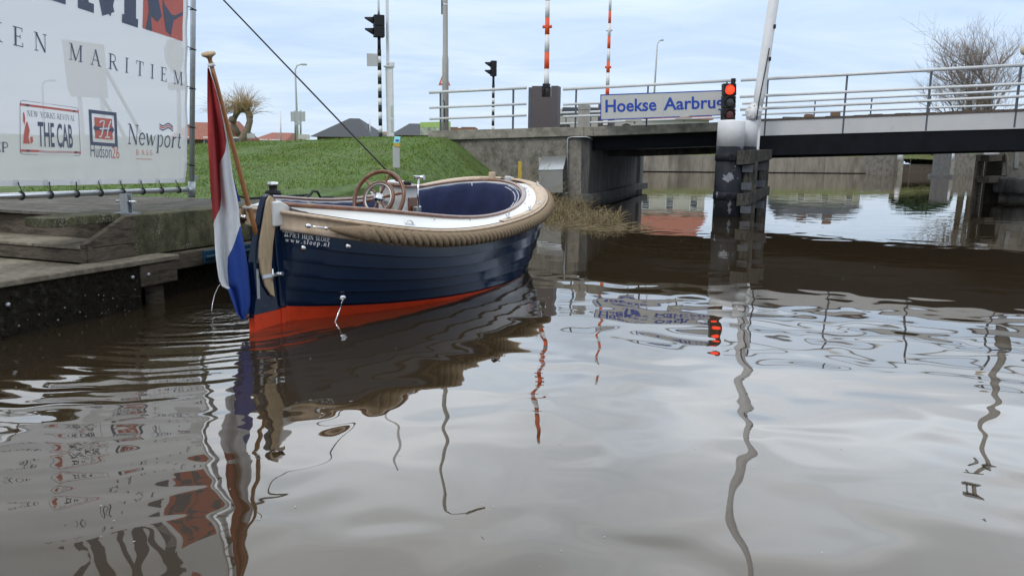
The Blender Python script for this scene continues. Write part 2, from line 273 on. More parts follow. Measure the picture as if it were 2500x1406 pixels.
# ------------------------------------------------------------------ mesh builder
class MB:
    def __init__(s): s.v = []; s.f = []; s.m = []; s.sm = []
    def add(s, vs, fs, mi=0, smooth=False):
        o = len(s.v); s.v += [tuple(x) for x in vs]
        for q in fs: s.f.append(tuple(i + o for i in q)); s.m.append(mi); s.sm.append(smooth)
        return s
    def box(s, c, sz, rz=0, mi=0, ax=None):
        c = Vector(c); hx, hy, hz = [k / 2 for k in sz]
        if ax is None: ax = (Vector((math.cos(rz), math.sin(rz), 0)), Vector((-math.sin(rz), math.cos(rz), 0)), Vector((0, 0, 1)))
        vs = [c + ax[0] * (a * hx) + ax[1] * (b * hy) + ax[2] * (k * hz) for a in (-1, 1) for b in (-1, 1) for k in (-1, 1)]
        return s.add(vs, [(0, 1, 3, 2), (4, 6, 7, 5), (0, 4, 5, 1), (2, 3, 7, 6), (0, 2, 6, 4), (1, 5, 7, 3)], mi)
    def tube(s, pts, r, n=10, mi=0, caps=True, smooth=True, closed=False):
        pts = [Vector(p) for p in pts]; k = len(pts)
        rs = r if isinstance(r, (list, tuple)) else [r] * k
        vs = []; prev = None
        for i, p in enumerate(pts):
            a = pts[i - 1] if (i > 0 or closed) else p; b = pts[(i + 1) % k] if (i < k - 1 or closed) else p
            d = (b - a).normalized()
            if prev is None:
                ref = Vector((0, 0, 1)) if abs(d.z) < .9 else Vector((1, 0, 0)); x = d.cross(ref).normalized()
            else:
                x = (prev - d * prev.dot(d)).normalized()
            prev = x; y = d.cross(x)
            vs += [p + (x * math.cos(2 * math.pi * j / n) + y * math.sin(2 * math.pi * j / n)) * rs[i] for j in range(n)]
        fs = []
        for i in range(k if closed else k - 1):
            i2 = (i + 1) % k
            for j in range(n): fs.append((i * n + j, i * n + (j + 1) % n, i2 * n + (j + 1) % n, i2 * n + j))
        s.add(vs, fs, mi, smooth)
        if caps and not closed:
            o = len(s.v) - len(vs)
            for q in (tuple(range(n))[::-1], tuple((k - 1) * n + j for j in range(n))):
                s.f.append(tuple(i + o for i in q)); s.m.append(mi); s.sm.append(False)
        return s
    def lathe(s, base, prof, n=20, axis=Vector((0, 0, 1)), mi=0, smooth=True):
        pts = [Vector(base) + axis * z for r_, z in prof]
        axis = axis.normalized(); ref = Vector((0, 0, 1)) if abs(axis.z) < .9 else Vector((1, 0, 0)); x = axis.cross(ref).normalized(); y = axis.cross(x)
        vs = []
        for (r_, z), p in zip(prof, pts): vs += [p + (x * math.cos(2 * math.pi * j / n) + y * math.sin(2 * math.pi * j / n)) * max(r_, 1e-4) for j in range(n)]
        fs = [(i * n + j, i * n + (j + 1) % n, (i + 1) * n + (j + 1) % n, (i + 1) * n + j) for i in range(len(prof) - 1) for j in range(n)]
        fs += [tuple(range(n))[::-1], tuple((len(prof) - 1) * n + j for j in range(n))]
        return s.add(vs, fs, mi, smooth)
    def prism(s, poly, d, mi=0):
        """closed polygon (3-D points) swept along vector d"""
        n = len(poly); d = Vector(d); a = [Vector(p) for p in poly]
        vs = a + [p + d for p in a]
        return s.add(vs, [tuple(range(n))[::-1], tuple(range(n, 2 * n))] + [(i, (i + 1) % n, n + (i + 1) % n, n + i) for i in range(n)], mi)
    def grid(s, rows, mi=0, smooth=True, mfn=None, closed=False):
        k = len(rows[0]); o = len(s.v)
        for r_ in rows: s.v += [tuple(p) for p in r_]
        for i in range(len(rows) - 1):
            for j in range(k if closed else k - 1):
                j2 = (j + 1) % k
                s.f.append((o + i * k + j, o + i * k + j2, o + (i + 1) * k + j2, o + (i + 1) * k + j)); s.m.append(mfn(i, j) if mfn else mi); s.sm.append(smooth)
        return s
    def ball(s, c, r, n=16, mi=0, sq=1.0):
        return s.lathe(Vector(c) - Vector((0, 0, r * sq)), [(r * math.sin(math.pi * i / n), r * sq * (1 - math.cos(math.pi * i / n))) for i in range(n + 1)], n * 2, mi=mi)
    def build(s, name, mats, parent=None, recalc=True, bevel=0):
        me = bpy.data.meshes.new(name); me.from_pydata(s.v, [], s.f); me.update()
        if not isinstance(mats, (list, tuple)): mats = [mats]
        for m_ in mats: me.materials.append(m_)
        me.polygons.foreach_set('material_index', s.m); me.polygons.foreach_set('use_smooth', s.sm)
        if recalc:
            bm = bmesh.new(); bm.from_mesh(me); bmesh.ops.recalc_face_normals(bm, faces=bm.faces); bm.to_mesh(me); bm.free()
        me.update()
        o = bpy.data.objects.new(name, me); col.objects.link(o)
        if bevel:
            bv = o.modifiers.new('bevel', 'BEVEL'); bv.width = bevel; bv.segments = 2; bv.limit_method = 'ANGLE'
        if parent is not None:
            o.parent = parent; o.matrix_parent_inverse = wmat(parent).inverted()
        return o
def wmat(o):
    m_ = Matrix.Translation(o.location)
    return m_ if o.parent is None else Matrix.Identity(4) if o.type == 'MESH' else m_
def tag(o, label, cat=None, group=None, kind=None):
    o['label'] = label
    if cat: o['category'] = cat
    if group: o['group'] = group
    if kind: o['kind'] = kind
    return o
def thing(name, loc, label, cat, group=None):
    o = bpy.data.objects.new(name, None); o.empty_display_size = .2; o.location = loc; col.objects.link(o)
    return tag(o, label, cat, group)
def struct(o): o['kind'] = 'structure'; return o

# ------------------------------------------------------------------ lettering
T_, t_ = .13, .05
def arc(cx, cy, rx, ry, a0, a1, n=12): return [(cx + rx * math.cos(R(a0 + (a1 - a0) * i / n)), cy + ry * math.sin(R(a0 + (a1 - a0) * i / n))) for i in range(n + 1)]
def sf(x, y, w_=.15): return ([(x - w_, y), (x + w_, y)], t_)
GL = {
 'I': (.42, [([(.2, 0), (.2, 1)], T_), sf(.2, .025), sf(.2, .975)]),
 'E': (.72, [([(.17, 0), (.17, 1)], T_), ([(.02, .025), (.62, .025)], t_), ([(.02, .975), (.58, .975)], t_), ([(.2, .52), (.45, .52)], t_), ([(.62, .0), (.62, .24)], t_), ([(.58, 1), (.58, .78)], t_), ([(.45, .42), (.45, .62)], t_)]),
 'K': (.86, [([(.17, 0), (.17, 1)], T_), sf(.17, .025), sf(.17, .975), ([(.22, .42), (.7, .97)], t_), ([(.38, .6), (.74, .02)], T_), sf(.72, .975, .13), sf(.76, .025, .13)]),
 'N': (.92, [([(.16, 0), (.16, 1)], t_), ([(.16, .97), (.76, .02)], T_), ([(.76, 0), (.76, 1)], t_), sf(.16, .025, .13), sf(.12, .975, .12), sf(.76, .975, .13)]),
 'M': (1.1, [([(.16, 0), (.18, 1)], t_), ([(.18, .98), (.53, .02)], T_), ([(.53, .02), (.9, .98)], t_), ([(.92, 0), (.92, 1)], T_), sf(.16, .025, .13), sf(.14, .975, .1), sf(.92, .025, .15), sf(.95, .975, .12)]),
 'A': (.9, [([(.12, .02), (.42, 1)], t_), ([(.42, 1), (.76, .02)], T_), ([(.22, .34), (.64, .34)], t_), sf(.12, .025, .13), sf(.76, .025, .14)]),
 'R': (.84, [([(.17, 0), (.17, 1)], T_), sf(.17, .025), sf(.08, .975, .06), (([(.17, .975), (.38, .975)] + arc(.38, .74, .24, .235, 90, -90) + [(.17, .505)]), .07), ([(.4, .5), (.74, .02)], T_), sf(.76, .025, .1)]),
 'P': (.72, [([(.17, 0), (.17, 1)], T_), sf(.17, .025), sf(.08, .975, .06), (([(.17, .975), (.38, .975)] + arc(.38, .72, .24, .255, 90, -90) + [(.17, .465)]), .075)]),
 'B': (.76, [([(.17, 0), (.17, 1)], T_), sf(.08, .025, .06), sf(.08, .975, .06), (([(.17, .975), (.36, .975)] + arc(.36, .75, .2, .225, 90, -90) + [(.17, .525)]), .07), (([(.17, .525), (.4, .525)] + arc(.4, .275, .23, .25, 90, -90) + [(.17, .025)]), .075)]),
 'T': (.78, [([(.39, 0), (.39, 1)], T_), sf(.39, .025), ([(.06, .975), (.72, .975)], t_), ([(.06, 1), (.06, .76)], t_), ([(.72, 1), (.72, .76)], t_)]),
 'H': (.92, [([(.17, 0), (.17, 1)], T_), ([(.75, 0), (.75, 1)], T_), ([(.17, .52), (.75, .52)], t_), sf(.17, .025), sf(.17, .975), sf(.75, .025), sf(.75, .975)]),
 'L': (.68, [([(.17, 0), (.17, 1)], T_), sf(.17, .975), ([(.02, .025), (.6, .025)], t_), ([(.6, 0), (.6, .26)], t_)]),
 'O': (.9, [(arc(.45, .5, .36, .48, 0, 360, 28), .09)]),
 'S': (.62, [(arc(.3, .74, .2, .23, 30, 250, 12) + arc(.31, .26, .22, .235, 80, -150, 14), .09), ([(.5, .98), (.5, .75)], t_), ([(.08, .02), (.08, .28)], t_)]),
 'W': (1.2, [([(.1, .98), (.36, .02)], T_), ([(.36, .02), (.6, .98)], t_), ([(.6, .98), (.84, .02)], T_), ([(.84, .02), (1.1, .98)], t_), sf(.1, .975, .13), sf(1.1, .975, .1), sf(.6, .975, .1)]),
 'Y': (.86, [([(.1, .98), (.42, .45)], T_), ([(.42, .45), (.74, .98)], t_), ([(.42, 0), (.42, .46)], T_), sf(.42, .025), sf(.1, .975, .13), sf(.74, .975, .1)]),
 'V': (.86, [([(.1, .98), (.42, .02)], T_), ([(.42, .02), (.74, .98)], t_), sf(.1, .975, .13), sf(.74, .975, .1)]),
 'w': (.9, [([(.08, .62), (.26, .02)], .12), ([(.26, .02), (.44, .6)], t_), ([(.44, .6), (.6, .02)], .12), ([(.6, .02), (.8, .62)], t_), sf(.08, .62, .08)]),
 's': (.5, [(arc(.25, .47, .15, .15, 30, 250, 10) + arc(.25, .17, .16, .15, 80, -150, 10), .09)]),
 'l': (.32, [([(.15, 0), (.15, 1)], .12), sf(.15, .025, .1), sf(.1, .98, .07)]),
 'o': (.6, [(arc(.29, .32, .22, .31, 0, 360, 20), .09)]),
 'e': (.56, [(arc(.28, .32, .22, .31, 0, 320, 20), .085), ([(.08, .34), (.49, .34)], t_)]),
 'p': (.64, [([(.14, -.35), (.14, .64)], .12), (arc(.32, .32, .2, .31, 110, -110, 14), .08), sf(.14, -.34, .11), sf(.08, .62, .07)]),
 'n': (.66, [([(.14, 0), (.14, .64)], .12), ([(.14, .46), (.26, .6), (.4, .62), (.49, .5), (.5, 0)], .1), sf(.14, .025, .1), sf(.5, .025, .1)]),
 'r': (.48, [([(.14, 0), (.14, .64)], .12), ([(.14, .42), (.26, .58), (.42, .6)], .09), sf(.14, .025, .1)]),
 't': (.42, [([(.18, .85), (.18, .1), (.26, .03), (.38, .06)], .1), ([(.04, .62), (.36, .62)], t_)]),
 '.': (.3, [([(.1, .06), (.22, .06)], .13)]),
 ' ': (.45, []),
}
def strip(poly, w_):
    p = [Vector((x, y)) for x, y in poly]; n = len(p); L_, R_ = [], []
    for i in range(n):
        a = p[max(i - 1, 0)]; b = p[min(i + 1, n - 1)]; d = (b - a).normalized(); nn = Vector((-d.y, d.x))
        L_.append(p[i] + nn * w_ / 2); R_.append(p[i] - nn * w_ / 2)
    return [(L_[i], R_[i], R_[i + 1], L_[i + 1]) for i in range(n - 1)]
def serif(text, bold=1.0, track=0.0, shear=0.0):
    """list of quads (2-D), each with a small layer index, plus total width; cap height 1"""
    q = []; x = 0; ly = 0
    for ch in text:
        wd, st = GL[ch]
        for poly, w_ in st:
            ly += 1
            for quad in strip(poly, w_ * bold): q.append(([(x + v.x + shear * v.y, v.y) for v in quad], ly % 5))
        x += wd + track
    return q, x - track
def sans(text, bold=0.0, shear=0.0):
    cu = bpy.data.curves.new('t', 'FONT'); cu.body = text; cu.size = 1; cu.offset = bold; cu.resolution_u = 3; cu.shear = shear
    o = bpy.data.objects.new('t', cu); col.objects.link(o); dg = bpy.context.evaluated_depsgraph_get(); me = o.evaluated_get(dg).to_mesh()
    vs = [(v.co.x, v.co.y) for v in me.vertices]; fs = [tuple(p.vertices) for p in me.polygons]
    o.evaluated_get(dg).to_mesh_clear(); bpy.data.objects.remove(o); bpy.data.curves.remove(cu)
    x0 = min(v[0] for v in vs); x1 = max(v[0] for v in vs); y0 = 0.0
    cap = max(v[1] for v in vs) if any(c.isupper() for c in text) else .73
    return [((x - x0) / cap, y / cap) for x, y in vs], fs, (x1 - x0) / cap
def stamp_serif(mb, q, fn, sx, sy, mi=0, lift=.0006):
    for quad, ly in q: mb.add([fn(x * sx, y * sy, lift * (1 + ly)) for x, y in quad], [(0, 1, 2, 3)], mi)
def stamp_sans(mb, t3, fn, sx, sy, mi=0, lift=.001):
    vs, fs, wd = t3; mb.add([fn(x * sx, y * sy, lift) for x, y in vs], fs, mi)

# ------------------------------------------------------------------ frames of reference
S0 = Vector((-1.98, 6.45, 0)); E0 = Vector((-.06, 11.5, 0)); LB = (E0 - S0).length
U = (E0 - S0).normalized(); SD = Vector((U.y, -U.x, 0)); Z = Vector((0, 0, 1))
HEEL = .07
def BP(a, o, z): return S0 + U * a + SD * o + Z * (z - HEEL * o)      # boat coordinates (fore, starboard, up)
def Q(a, o, z): return S0 + U * a + SD * o + Z * z                    # quay coordinates, parallel to the boat
BN = Vector((.25, .968, 0)).normalized(); BW_ = Vector((BN.y, -BN.x, 0)); BP0 = Vector((0, 22, 0)); CHD = Vector((.295, .955, 0)).normalized()
def bp(px, py, off=0): return onpl(px, py, BP0 + BN * off, BN)        # a point on (or behind) the bridge's near face
def lerp(a, b, t): return a + (b - a) * t
def sstep(a, b, x):
    t = max(0, min(1, (x - a) / (b - a))); return t * t * (3 - 2 * t)
QZ = .82

# ------------------------------------------------------------------ water
wat = MB(); xs = [-60, -25, -12, -6, 0, 6, 12, 25, 60, 120, 260]; ys = [-30, -10, -2, 2, 6, 10, 16, 24, 36, 52, 74, 100, 130]
wat.grid([[(x, y, 0) for x in xs] for y in ys], smooth=False)
o = struct(wat.build('canal_water', M['water'])); o['label'] = 'calm brown canal water mirroring boat, bridge and pale sky'
mk = MB().grid([[(x, y, -.26) for x in xs] for y in ys], smooth=False); struct(mk.build('murk_sheet', M['murk']))  # added brown sheet just under the surface, standing in for murky water

# ------------------------------------------------------------------ land left of the canal: quay ground rising to the road embankment
edge = [Q(.3, -30, 0), Q(.3, -14, 0), Q(.3, -6, 0), Q(.3, -3, 0), Q(.3, -1.95, 0), Q(.6, -1.9, 0), Q(1.5, -1.9, 0), Q(3, -1.9, 0), Q(4.5, -1.9, 0), Q(6, -1.9, 0), Q(7.6, -1.85, 0), Vector((-.9, 14.6, 0)), Vector((-.72, 16.4, 0)), Vector((-.5, 18.2, 0)), Vector((-.25, 20, 0)), Vector((.05, 21.6, 0)), Vector((1.2, 23.0, 0)), Vector((3.0, 25, 0)), Vector((4.6, 30.5, 0)), Vector((6, 40, 0)), Vector((8, 55, 0)), Vector((9.5, 69, 0)), Vector((9, 76, 0))]
def redge(P, n):
    out_ = []
    for i in range(len(P) - 1):
        k = max(1, int((P[i + 1] - P[i]).length / n))
        out_ += [P[i].lerp(P[i + 1], j / k) for j in range(k)]
    return out_ + [P[-1]]
edge_d = redge(edge, .7)
def edist(x, y):
    p = Vector((x, y, 0)); return min((p - e).length for e in edge_d)
def hgt(x, y, quay=False):
    dn = (Vector((x, y, 0)) - BP0).dot(BN)
    zc = 1.93 - .042 * max(0, -2.5 - x) + .0006 * max(0, -2.5 - x) ** 2
    zc = max(zc, 1.5)
    base = QZ - .03
    if dn < .6: z = base + (zc - base) * max(0, min(1, (dn + 12.2) / 12.8)) ** 1.12
    elif dn < 9: z = zc - .02
    else: z = lerp(zc - .02, .9, sstep(9, 22, dn))
    z += .035 * math.sin(x * 1.3 + y * .7) * math.sin(y * .9 - x * .4) if dn > -11 else 0
    de = edist(x, y)
    if y > 13 and dn < 3: z = lerp(z, min(z, .08 + .85 * de), sstep(13, 15.5, y))
    if dn > 10: z = min(z, .2 + de * .5)
    return z
rows = []
dists = [0, .06, .25, .5, .8, 1.2, 1.7, 2.3, 3, 3.8, 4.8, 6, 7.5, 9, 11, 13.5, 16.5, 20, 26, 36, 55, 90, 150, 260]
for i, e in enumerate(edge_d):
    d = Vector((-.985, .17, 0)) if i > 12 else Vector((-.80, .60, 0)).lerp(Vector((-.985, .17, 0)), i / 40)
    if i < 30: d = Vector((-.55, .83, 0)).lerp(Vector((-.985, .17, 0)), min(1, i / 62))
    d.normalize(); r_ = []
    for k in dists:
        p = e + d * k
        z = -.7 if k == 0 else (hgt(p.x, p.y))
        if k == .06 and 14.6 < p.y < 21.8: z = -.05
        r_.append((p.x, p.y, z))
    rows.append(r_)
tb = MB().grid(rows)
o = struct(tb.build('grass_bank', M['grass'])); o['label'] = 'grassy embankment rising from the quay to the road'

# quay paving
pv = [Q(.14, -1.82, QZ), Q(9.2, -1.82, QZ), Q(9.2, -2.45, QZ), Q(4.7, -2.5, QZ), Q(2.7, -2.55, QZ), Vector((-6.4, 10.7, QZ)), Vector((-20, 13.0, QZ)), Q(.14, -18, QZ)]
pv[4].z = pv[5].z = QZ
o = struct(MB().prism(pv, (0, 0, -.14)).build('quay_pavement', M['pave'])); o['label'] = 'mossy worn paving on top of the quay'

# grass blades (uncountable)
gb = MB(); NB = 90000; vs = []; fs = []
cnt = 0; tries = 0
while cnt < NB and tries < NB * 4:
    tries += 1
    px = random.uniform(60, 1240); py = random.uniform(325, 478)
    # scatter over the bank, denser with distance so that it still reads as turf
    Y = 9 + 17 * random.random() ** .8; X = (px - 1250) / FPX * Y
    dn = (Vector((X, Y, 0)) - BP0).dot(BN)
    if dn > 1.6: continue
    o_ = (Vector((X, Y, 0)) - S0).dot(SD); a_ = (Vector((X, Y, 0)) - S0).dot(U)
    if o_ > -2.5: 
        if a_ < 2.9 or o_ > -2.42 and Y < 12.5 or o_ > -1.95 and Y < 14.6: continue
    if Y >= 14.6 and X > np.interp(Y, [e.y for e in edge[11:16]], [e.x for e in edge[11:16]]) - .1: continue
    if Y < 9.95 + (-X - 3.38) * .27 and X < -3.3: continue
    de = edist(X, Y)
    if de < (.35 if Y > 14.5 else .06): continue
    z = hgt(X, Y) - .01
    tuft = math.sin(X * 2.1 + 1.3 * math.sin(Y * 1.7)) * math.sin(Y * 1.9 + X)
    h = random.uniform(.016, .042) * (1.0 if random.random() < .95 else 1.9) * (1.5 if tuft > .72 else 1); a = random.uniform(0, 6.28); wd = random.uniform(.004, .008) * (1 + Y / 22)
    lx, ly = random.uniform(-.04, .04), random.uniform(-.04, .04)
    k = len(vs); vs += [(X - wd * math.cos(a), Y - wd * math.sin(a), z), (X + wd * math.cos(a), Y + wd * math.sin(a), z), (X + lx, Y + ly, z + h)]
    fs.append((k, k + 1, k + 2)); cnt += 1
gb.add(vs, fs)
tag(gb.build('grass_blades', M['blade'], recalc=False), 'short green grass growing over the bank', kind='stuff')

# ------------------------------------------------------------------ quay wall, landing stage and steps
qw = thing('quay_wall', Q(4, -1.85, 0), 'lichened concrete quay wall with timber waling behind the moored boat', 'quay wall')
f = MB(); f.prism([Q(.14, -1.8, QZ + .004), Q(9, -1.8, QZ + .004), Q(9, -1.8, .43), Q(.14, -1.8, .43)], -SD * .34); f.build('wall_face', M['lichen'], qw, bevel=.012)
f = MB(); f.prism([Q(.15, -1.69, .42), Q(9, -1.69, .42), Q(9, -1.69, .26), Q(.15, -1.69, .26)], -SD * .12); f.build('waling', M['timber'], qw, bevel=.01)
f = MB(); f.prism([Q(.4, -1.83, .255), Q(9, -1.83, .255), Q(9, -1.83, -.6), Q(.4, -1.83, -.6)], -SD * .2); f.build('footing', M['timberd'], qw)
f = MB(); f.prism([Q(-.62, -1.86, QZ + .03), Q(.12, -1.86, QZ + .03), Q(.12, -1.86, QZ - .05), Q(-.62, -1.86, QZ - .05)], -SD * .3); f.build('coping', M['lichen'], qw, bevel=.01)

ls = thing('landing_stage', Q(-2, -1.7, 0), 'low worn timber landing stage with black slimy front at water edge', 'landing stage')
f = MB()
for i in range(9):
    for j in range(5):
        a1 = -.42 - i * .62; a0 = a1 - .604; o1 = -1.78 - j * .9; o0 = o1 - .882
        f.prism([Q(a0, o0, .438), Q(a1, o0, .438), Q(a1, o1, .438), Q(a0, o1, .438)], (0, 0, -.06))
f.build('deck_slabs', M['deckw'], ls, bevel=.006)
f = MB(); f.prism([Q(-6, -1.5, .445), Q(.44, -1.5, .445), Q(.44, -1.77, .445), Q(-6, -1.77, .445)], (0, 0, -.05)); f.build('edge_beam', M['deckw'], ls, bevel=.01)
f = MB(); f.prism([Q(-6, -1.53, .39), Q(-.02, -1.53, .39), Q(-.02, -1.53, -.5), Q(-6, -1.53, -.5)], -SD * .2)
for k in range(420):   # mussels and slime lumps clinging to the face
    a = random.uniform(-3.6, -.05); z = random.uniform(-.05, .36); s_ = random.uniform(.004, .014)
    f.ball(Q(a, -1.527, z), s_, 5)
f.build('slimy_front', M['timberd'], ls)
f = MB(); f.prism([Q(-.015, -1.515, .388), Q(.42, -1.515, .388), Q(.42, -1.515, .19), Q(-.015, -1.515, .19)], -SD * .12); f.build('end_board', M['timber'], ls, bevel=.008)
for a, z in ((-.12, .30), (.06, .30), (-1.3, .26)):
    f = MB(); f.ball(Q(a, -1.51, z), .018, 8); f.build('bolt_head', M['galv'], ls)
f = MB(); f.lathe(Q(.26, -1.66, -.6), [(.085, 0), (.085, .76), (.08, .78)], 14); f.build('support_pile', M['timber'], ls)
f = MB()
for k in range(45):
    a = random.uniform(-3, .0); f.ball(Q(a, -1.515, random.uniform(-.02, .22)), random.uniform(.004, .009), 4)
f.build('barnacles', M['concl'], ls)['kind'] = 'stuff'

st = thing('quay_steps', Q(-.2, -3, .44), 'dark timber quay steps with slanted cheek board beside the landing stage', 'steps')
f = MB(); f.prism([Q(-.37, -1.8, .555), Q(-.37, -9, .555), Q(-.37, -9, .44), Q(-.37, -1.8, .44)], U * .05); f.build('riser', M['timber'], st, bevel=.006)
f = MB(); f.prism([Q(.12, -1.8, QZ - .035), Q(.12, -9, QZ - .035), Q(.12, -9, .55), Q(.12, -1.8, .55)], U * .05); f.build('riser', M['timber'], st, bevel=.006)
f = MB()
for k in range(12): f.prism([Q(-.39, -1.8 - k * .6, .562), Q(.118, -1.8 - k * .6, .562), Q(.118, -2.392 - k * .6, .562), Q(-.39, -2.392 - k * .6, .562)], (0, 0, .028))
f.build('tread', M['deckw'], st, bevel=.006)
f = MB(); f.prism([Q(-.4, -1.735, .446), Q(.15, -1.735, .446), Q(.15, -1.735, .57), Q(-.4, -1.735, .57)], -SD * .06)
f.prism([Q(-.4, -1.735, .575), Q(.15, -1.735, .575), Q(.15, -1.735, QZ + .01), Q(.06, -1.735, QZ + .01), Q(-.4, -1.735, .61)], -SD * .06); f.build('cheek_board', M['timber'], st, bevel=.006)
f = MB(); f.prism([Q(-.38, -1.74, .445), Q(-.33, -1.74, .445), Q(-.33, -1.74, .62), Q(-.38, -1.74, .62)], SD * .015); f.build('cheek_post', M['timber'], st)

f = MB(); f.prism([Q(.95, -1.66, .415), Q(1.7, -1.66, .415), Q(1.7, -1.66, .275), Q(.95, -1.66, .275)], -SD * .05)
f.box(Q(1.3, -1.645, .345), (.03, .7, .03), ax=(SD, U, Z))
tag(f.build('fender_board', M['bluef'], bevel=.01), 'dark blue fender board fixed to the waling beside the flag', 'fender')

bo = thing('mooring_bollard', Q(.3, -1.98, QZ), 'squat galvanised mooring post with crossbar on the quay edge', 'bollard')
f = MB()
for k in (-.028, .028): f.box(Q(.3 + k, -1.98, QZ + .1), (.085, .012, .2), ax=(SD, U, Z))
f.box(Q(.3, -1.98, QZ + .1), (.012, .05, .19), ax=(SD, U, Z)); f.build('post', M['galv'], bo)
f = MB().tube([Q(.3, -2.1, QZ + .125), Q(.3, -1.86, QZ + .125)], .012); f.build('crossbar', M['chrome'], bo)
f = MB(); f.box(Q(.3, -1.98, QZ + .012), (.2, .14, .014), ax=(SD, U, Z)); f.build('base_plate', M['galv'], bo)

bt = thing('mooring_winch', Q(2.5, -1.95, QZ), 'black capstan bollard with chrome cap on the quay behind the rudder', 'bollard')
f = MB().lathe(Q(2.5, -1.98, QZ), [(.1, 0), (.1, .02), (.055, .04), (.05, .1), (.09, .12), (.09, .14), (.05, .15), (.05, .19), (.06, .2)], 18); f.build('drum', M['black'], bt)
f = MB().lathe(Q(2.5, -1.98, QZ + .2), [(.062, 0), (.066, .02), (.06, .045), (.0, .05)], 18); f.build('cap', M['chrome'], bt)
ro = MB()
for k in range(3): ro.tube([Q(2.5 + .085 * math.cos(a), -1.98 + .085 * math.sin(a), QZ + .045 + .03 * k + .004 * a) for a in [i * .4 for i in range(17)]], .017, 6)
ro.tube([Q(2.56, -1.9, QZ + .06), Q(2.75, -1.87, QZ + .02), Q(3.0, -1.88, QZ + .02), Q(3.15, -1.9, QZ + .07), Q(3.2, -1.9, QZ + .11), Q(3.3, -1.9, QZ + .1), Q(3.34, -1.88, QZ + .02), Q(3.6, -1.86, QZ + .015)], .017, 6)
tag(ro.build('mooring_rope', M['rubber']), 'black rope coiled round the capstan and trailing along the quay', 'rope')
ho = MB().tube([Q(2.9, -3.1, QZ + .02), Q(2.75, -2.75, QZ + .04), Q(2.7, -2.5, QZ + .02), Q(3.0, -2.42, QZ + .02), Q(3.6, -2.4, QZ + .02), Q(4.8, -2.42, QZ + .02), Q(6.5, -2.4, QZ + .02)], .016, 6)
tag(ho.build('ground_cable', M['rubber']), 'thin black cable lying along the edge of the grass', 'cable')

# ------------------------------------------------------------------ banner and its tube frame
BD = ray(1520, 425).normalized(); BO = atY(468, 463, 9.8); BV = Vector((.06, .02, 1)); BV = (BV - BD * BV.dot(BD)).normalized(); BNN = BV.cross(BD).normalized()
if BNN.dot(EYE - BO) < 0: BNN = -BNN
def pq(px, py):
    P = onpl(px, py, BO, BNN) - BO; return P.dot(BD), P.dot(BV)
def BB(p, q, l=0): return BO + BD * p + BV * q + BNN * l
HB = 4.3
fr = thing('banner_stand', BO, 'silver aluminium tube stand on the quay holding the stretched banner', 'stand')
f = MB().tube([BB(.0, -.06), BB(0, HB)], .032, 14); f.build('post', M['galv'], fr)
f = MB().tube([BB(-.04, 0), BB(-7, 0)], .030, 14); f.build('bottom_rail', M['alu'], fr)
f = MB().tube([BB(-.04, HB), BB(-7, HB)], .030, 14); f.build('top_rail', M['alu'], fr)
f = MB().lathe(BB(0, -.1), [(.045, 0), (.045, .2)], 14, BV); f.tube([BB(.0, .0), BB(-.12, .0)], .042, 12); f.build('corner_joint', M['galv'], fr)
f = MB(); f.box(BB(.06, .15), (.16, .02, .06), ax=(BD, BNN, BV)); f.build('clamp_plate', M['galv'], fr)
f = MB().tube([BB(-7, 0), BB(-7, HB)], .032); f.build('post', M['galv'], fr)
bn = thing('banner', BB(-3, 1), 'large white see-through advertising banner with sponsor logos lashed to the frame', 'banner')
CB, CR, CT = .085, -.085, HB - .08
def wav(p, q): return .011 * math.exp(-max(0, q - .085) * 5) * math.cos(2 * math.pi * (p + .3) / .36) + .006 * math.exp(-abs(p + .085) * 4) * math.cos(2 * math.pi * (q - .3) / .47) + .012 * math.sin(p * 2.1 + q * 1.3) + .008 * math.sin(q * 3.1 - p * .9) + .02 * math.exp(-q * 1.5) * math.sin(p * 5 + q * 2) * .5 - .03
def BC(p, q, l=0): return BB(p, q, wav(p, q) + l)
f = MB().grid([[BC(lerp(-6.85, CR, i / 160), lerp(CB, CT, (j / 60) ** 1.5)) for i in range(161)] for j in range(61)]); cloth = f.build('cloth', M['banner'], bn, recalc=False)
f = MB(); f.grid([[BC(lerp(-6.85, CR, i / 60), CB + j * .055, .002) for i in range(61)] for j in range(2)]); f.grid([[BC(CR - j * .05, lerp(CB, CT, i / 40), .002) for i in range(41)] for j in range(2)]); f.build('hem', M['whiteprint'], cloth, recalc=False)
for k in range(17):
    p = -.3 - k * .36
    f = MB().tube([BB(p, .0) + (BNN * math.cos(a) + BV * math.sin(a)) * .035 for a in [i * .55 for i in range(13)]], .008, 6); f.tube([BB(p, .035, .01), BB(p - .012, .06, .01), BC(p - .015, CB + .015, .012), BC(p - .01, CB + .035, .005)], .0045, 6); f.build('tie', M['rubber'], bn)
for k in range(9):
    q = .3 + k * .47
    f = MB().tube([BB(0, q) + (BNN * math.cos(a) + BD * math.sin(a)) * .036 for a in [i * .55 for i in range(13)]], .007, 6); f.tube([BB(-.02, q, .03), BB(-.06, q + .012, .01), BC(CR - .02, q + .02, .01)], .005, 6); f.build('tie', M['rubber'], bn)
def pr(name, mats): return MB(), name, mats
def text_between(mb, q2, wd, p0, p1, q0, q1, h0, h1, mi=0, kind='serif'):
    """text on the cloth from plane point (p0,q0) to (p1,q1); heights h0..h1"""
    def fn(x, y, l):
        t = x / wd; return BC(lerp(p0, p1, t), lerp(q0, q1, t) + y * lerp(h0, h1, t), .004 + l)
    if kind == 'serif': stamp_serif(mb, q2, fn, 1, 1, mi, .0008)
    else: stamp_sans(mb, q2, fn, 1, 1, mi)
def anch(px, py): return pq(px, py)
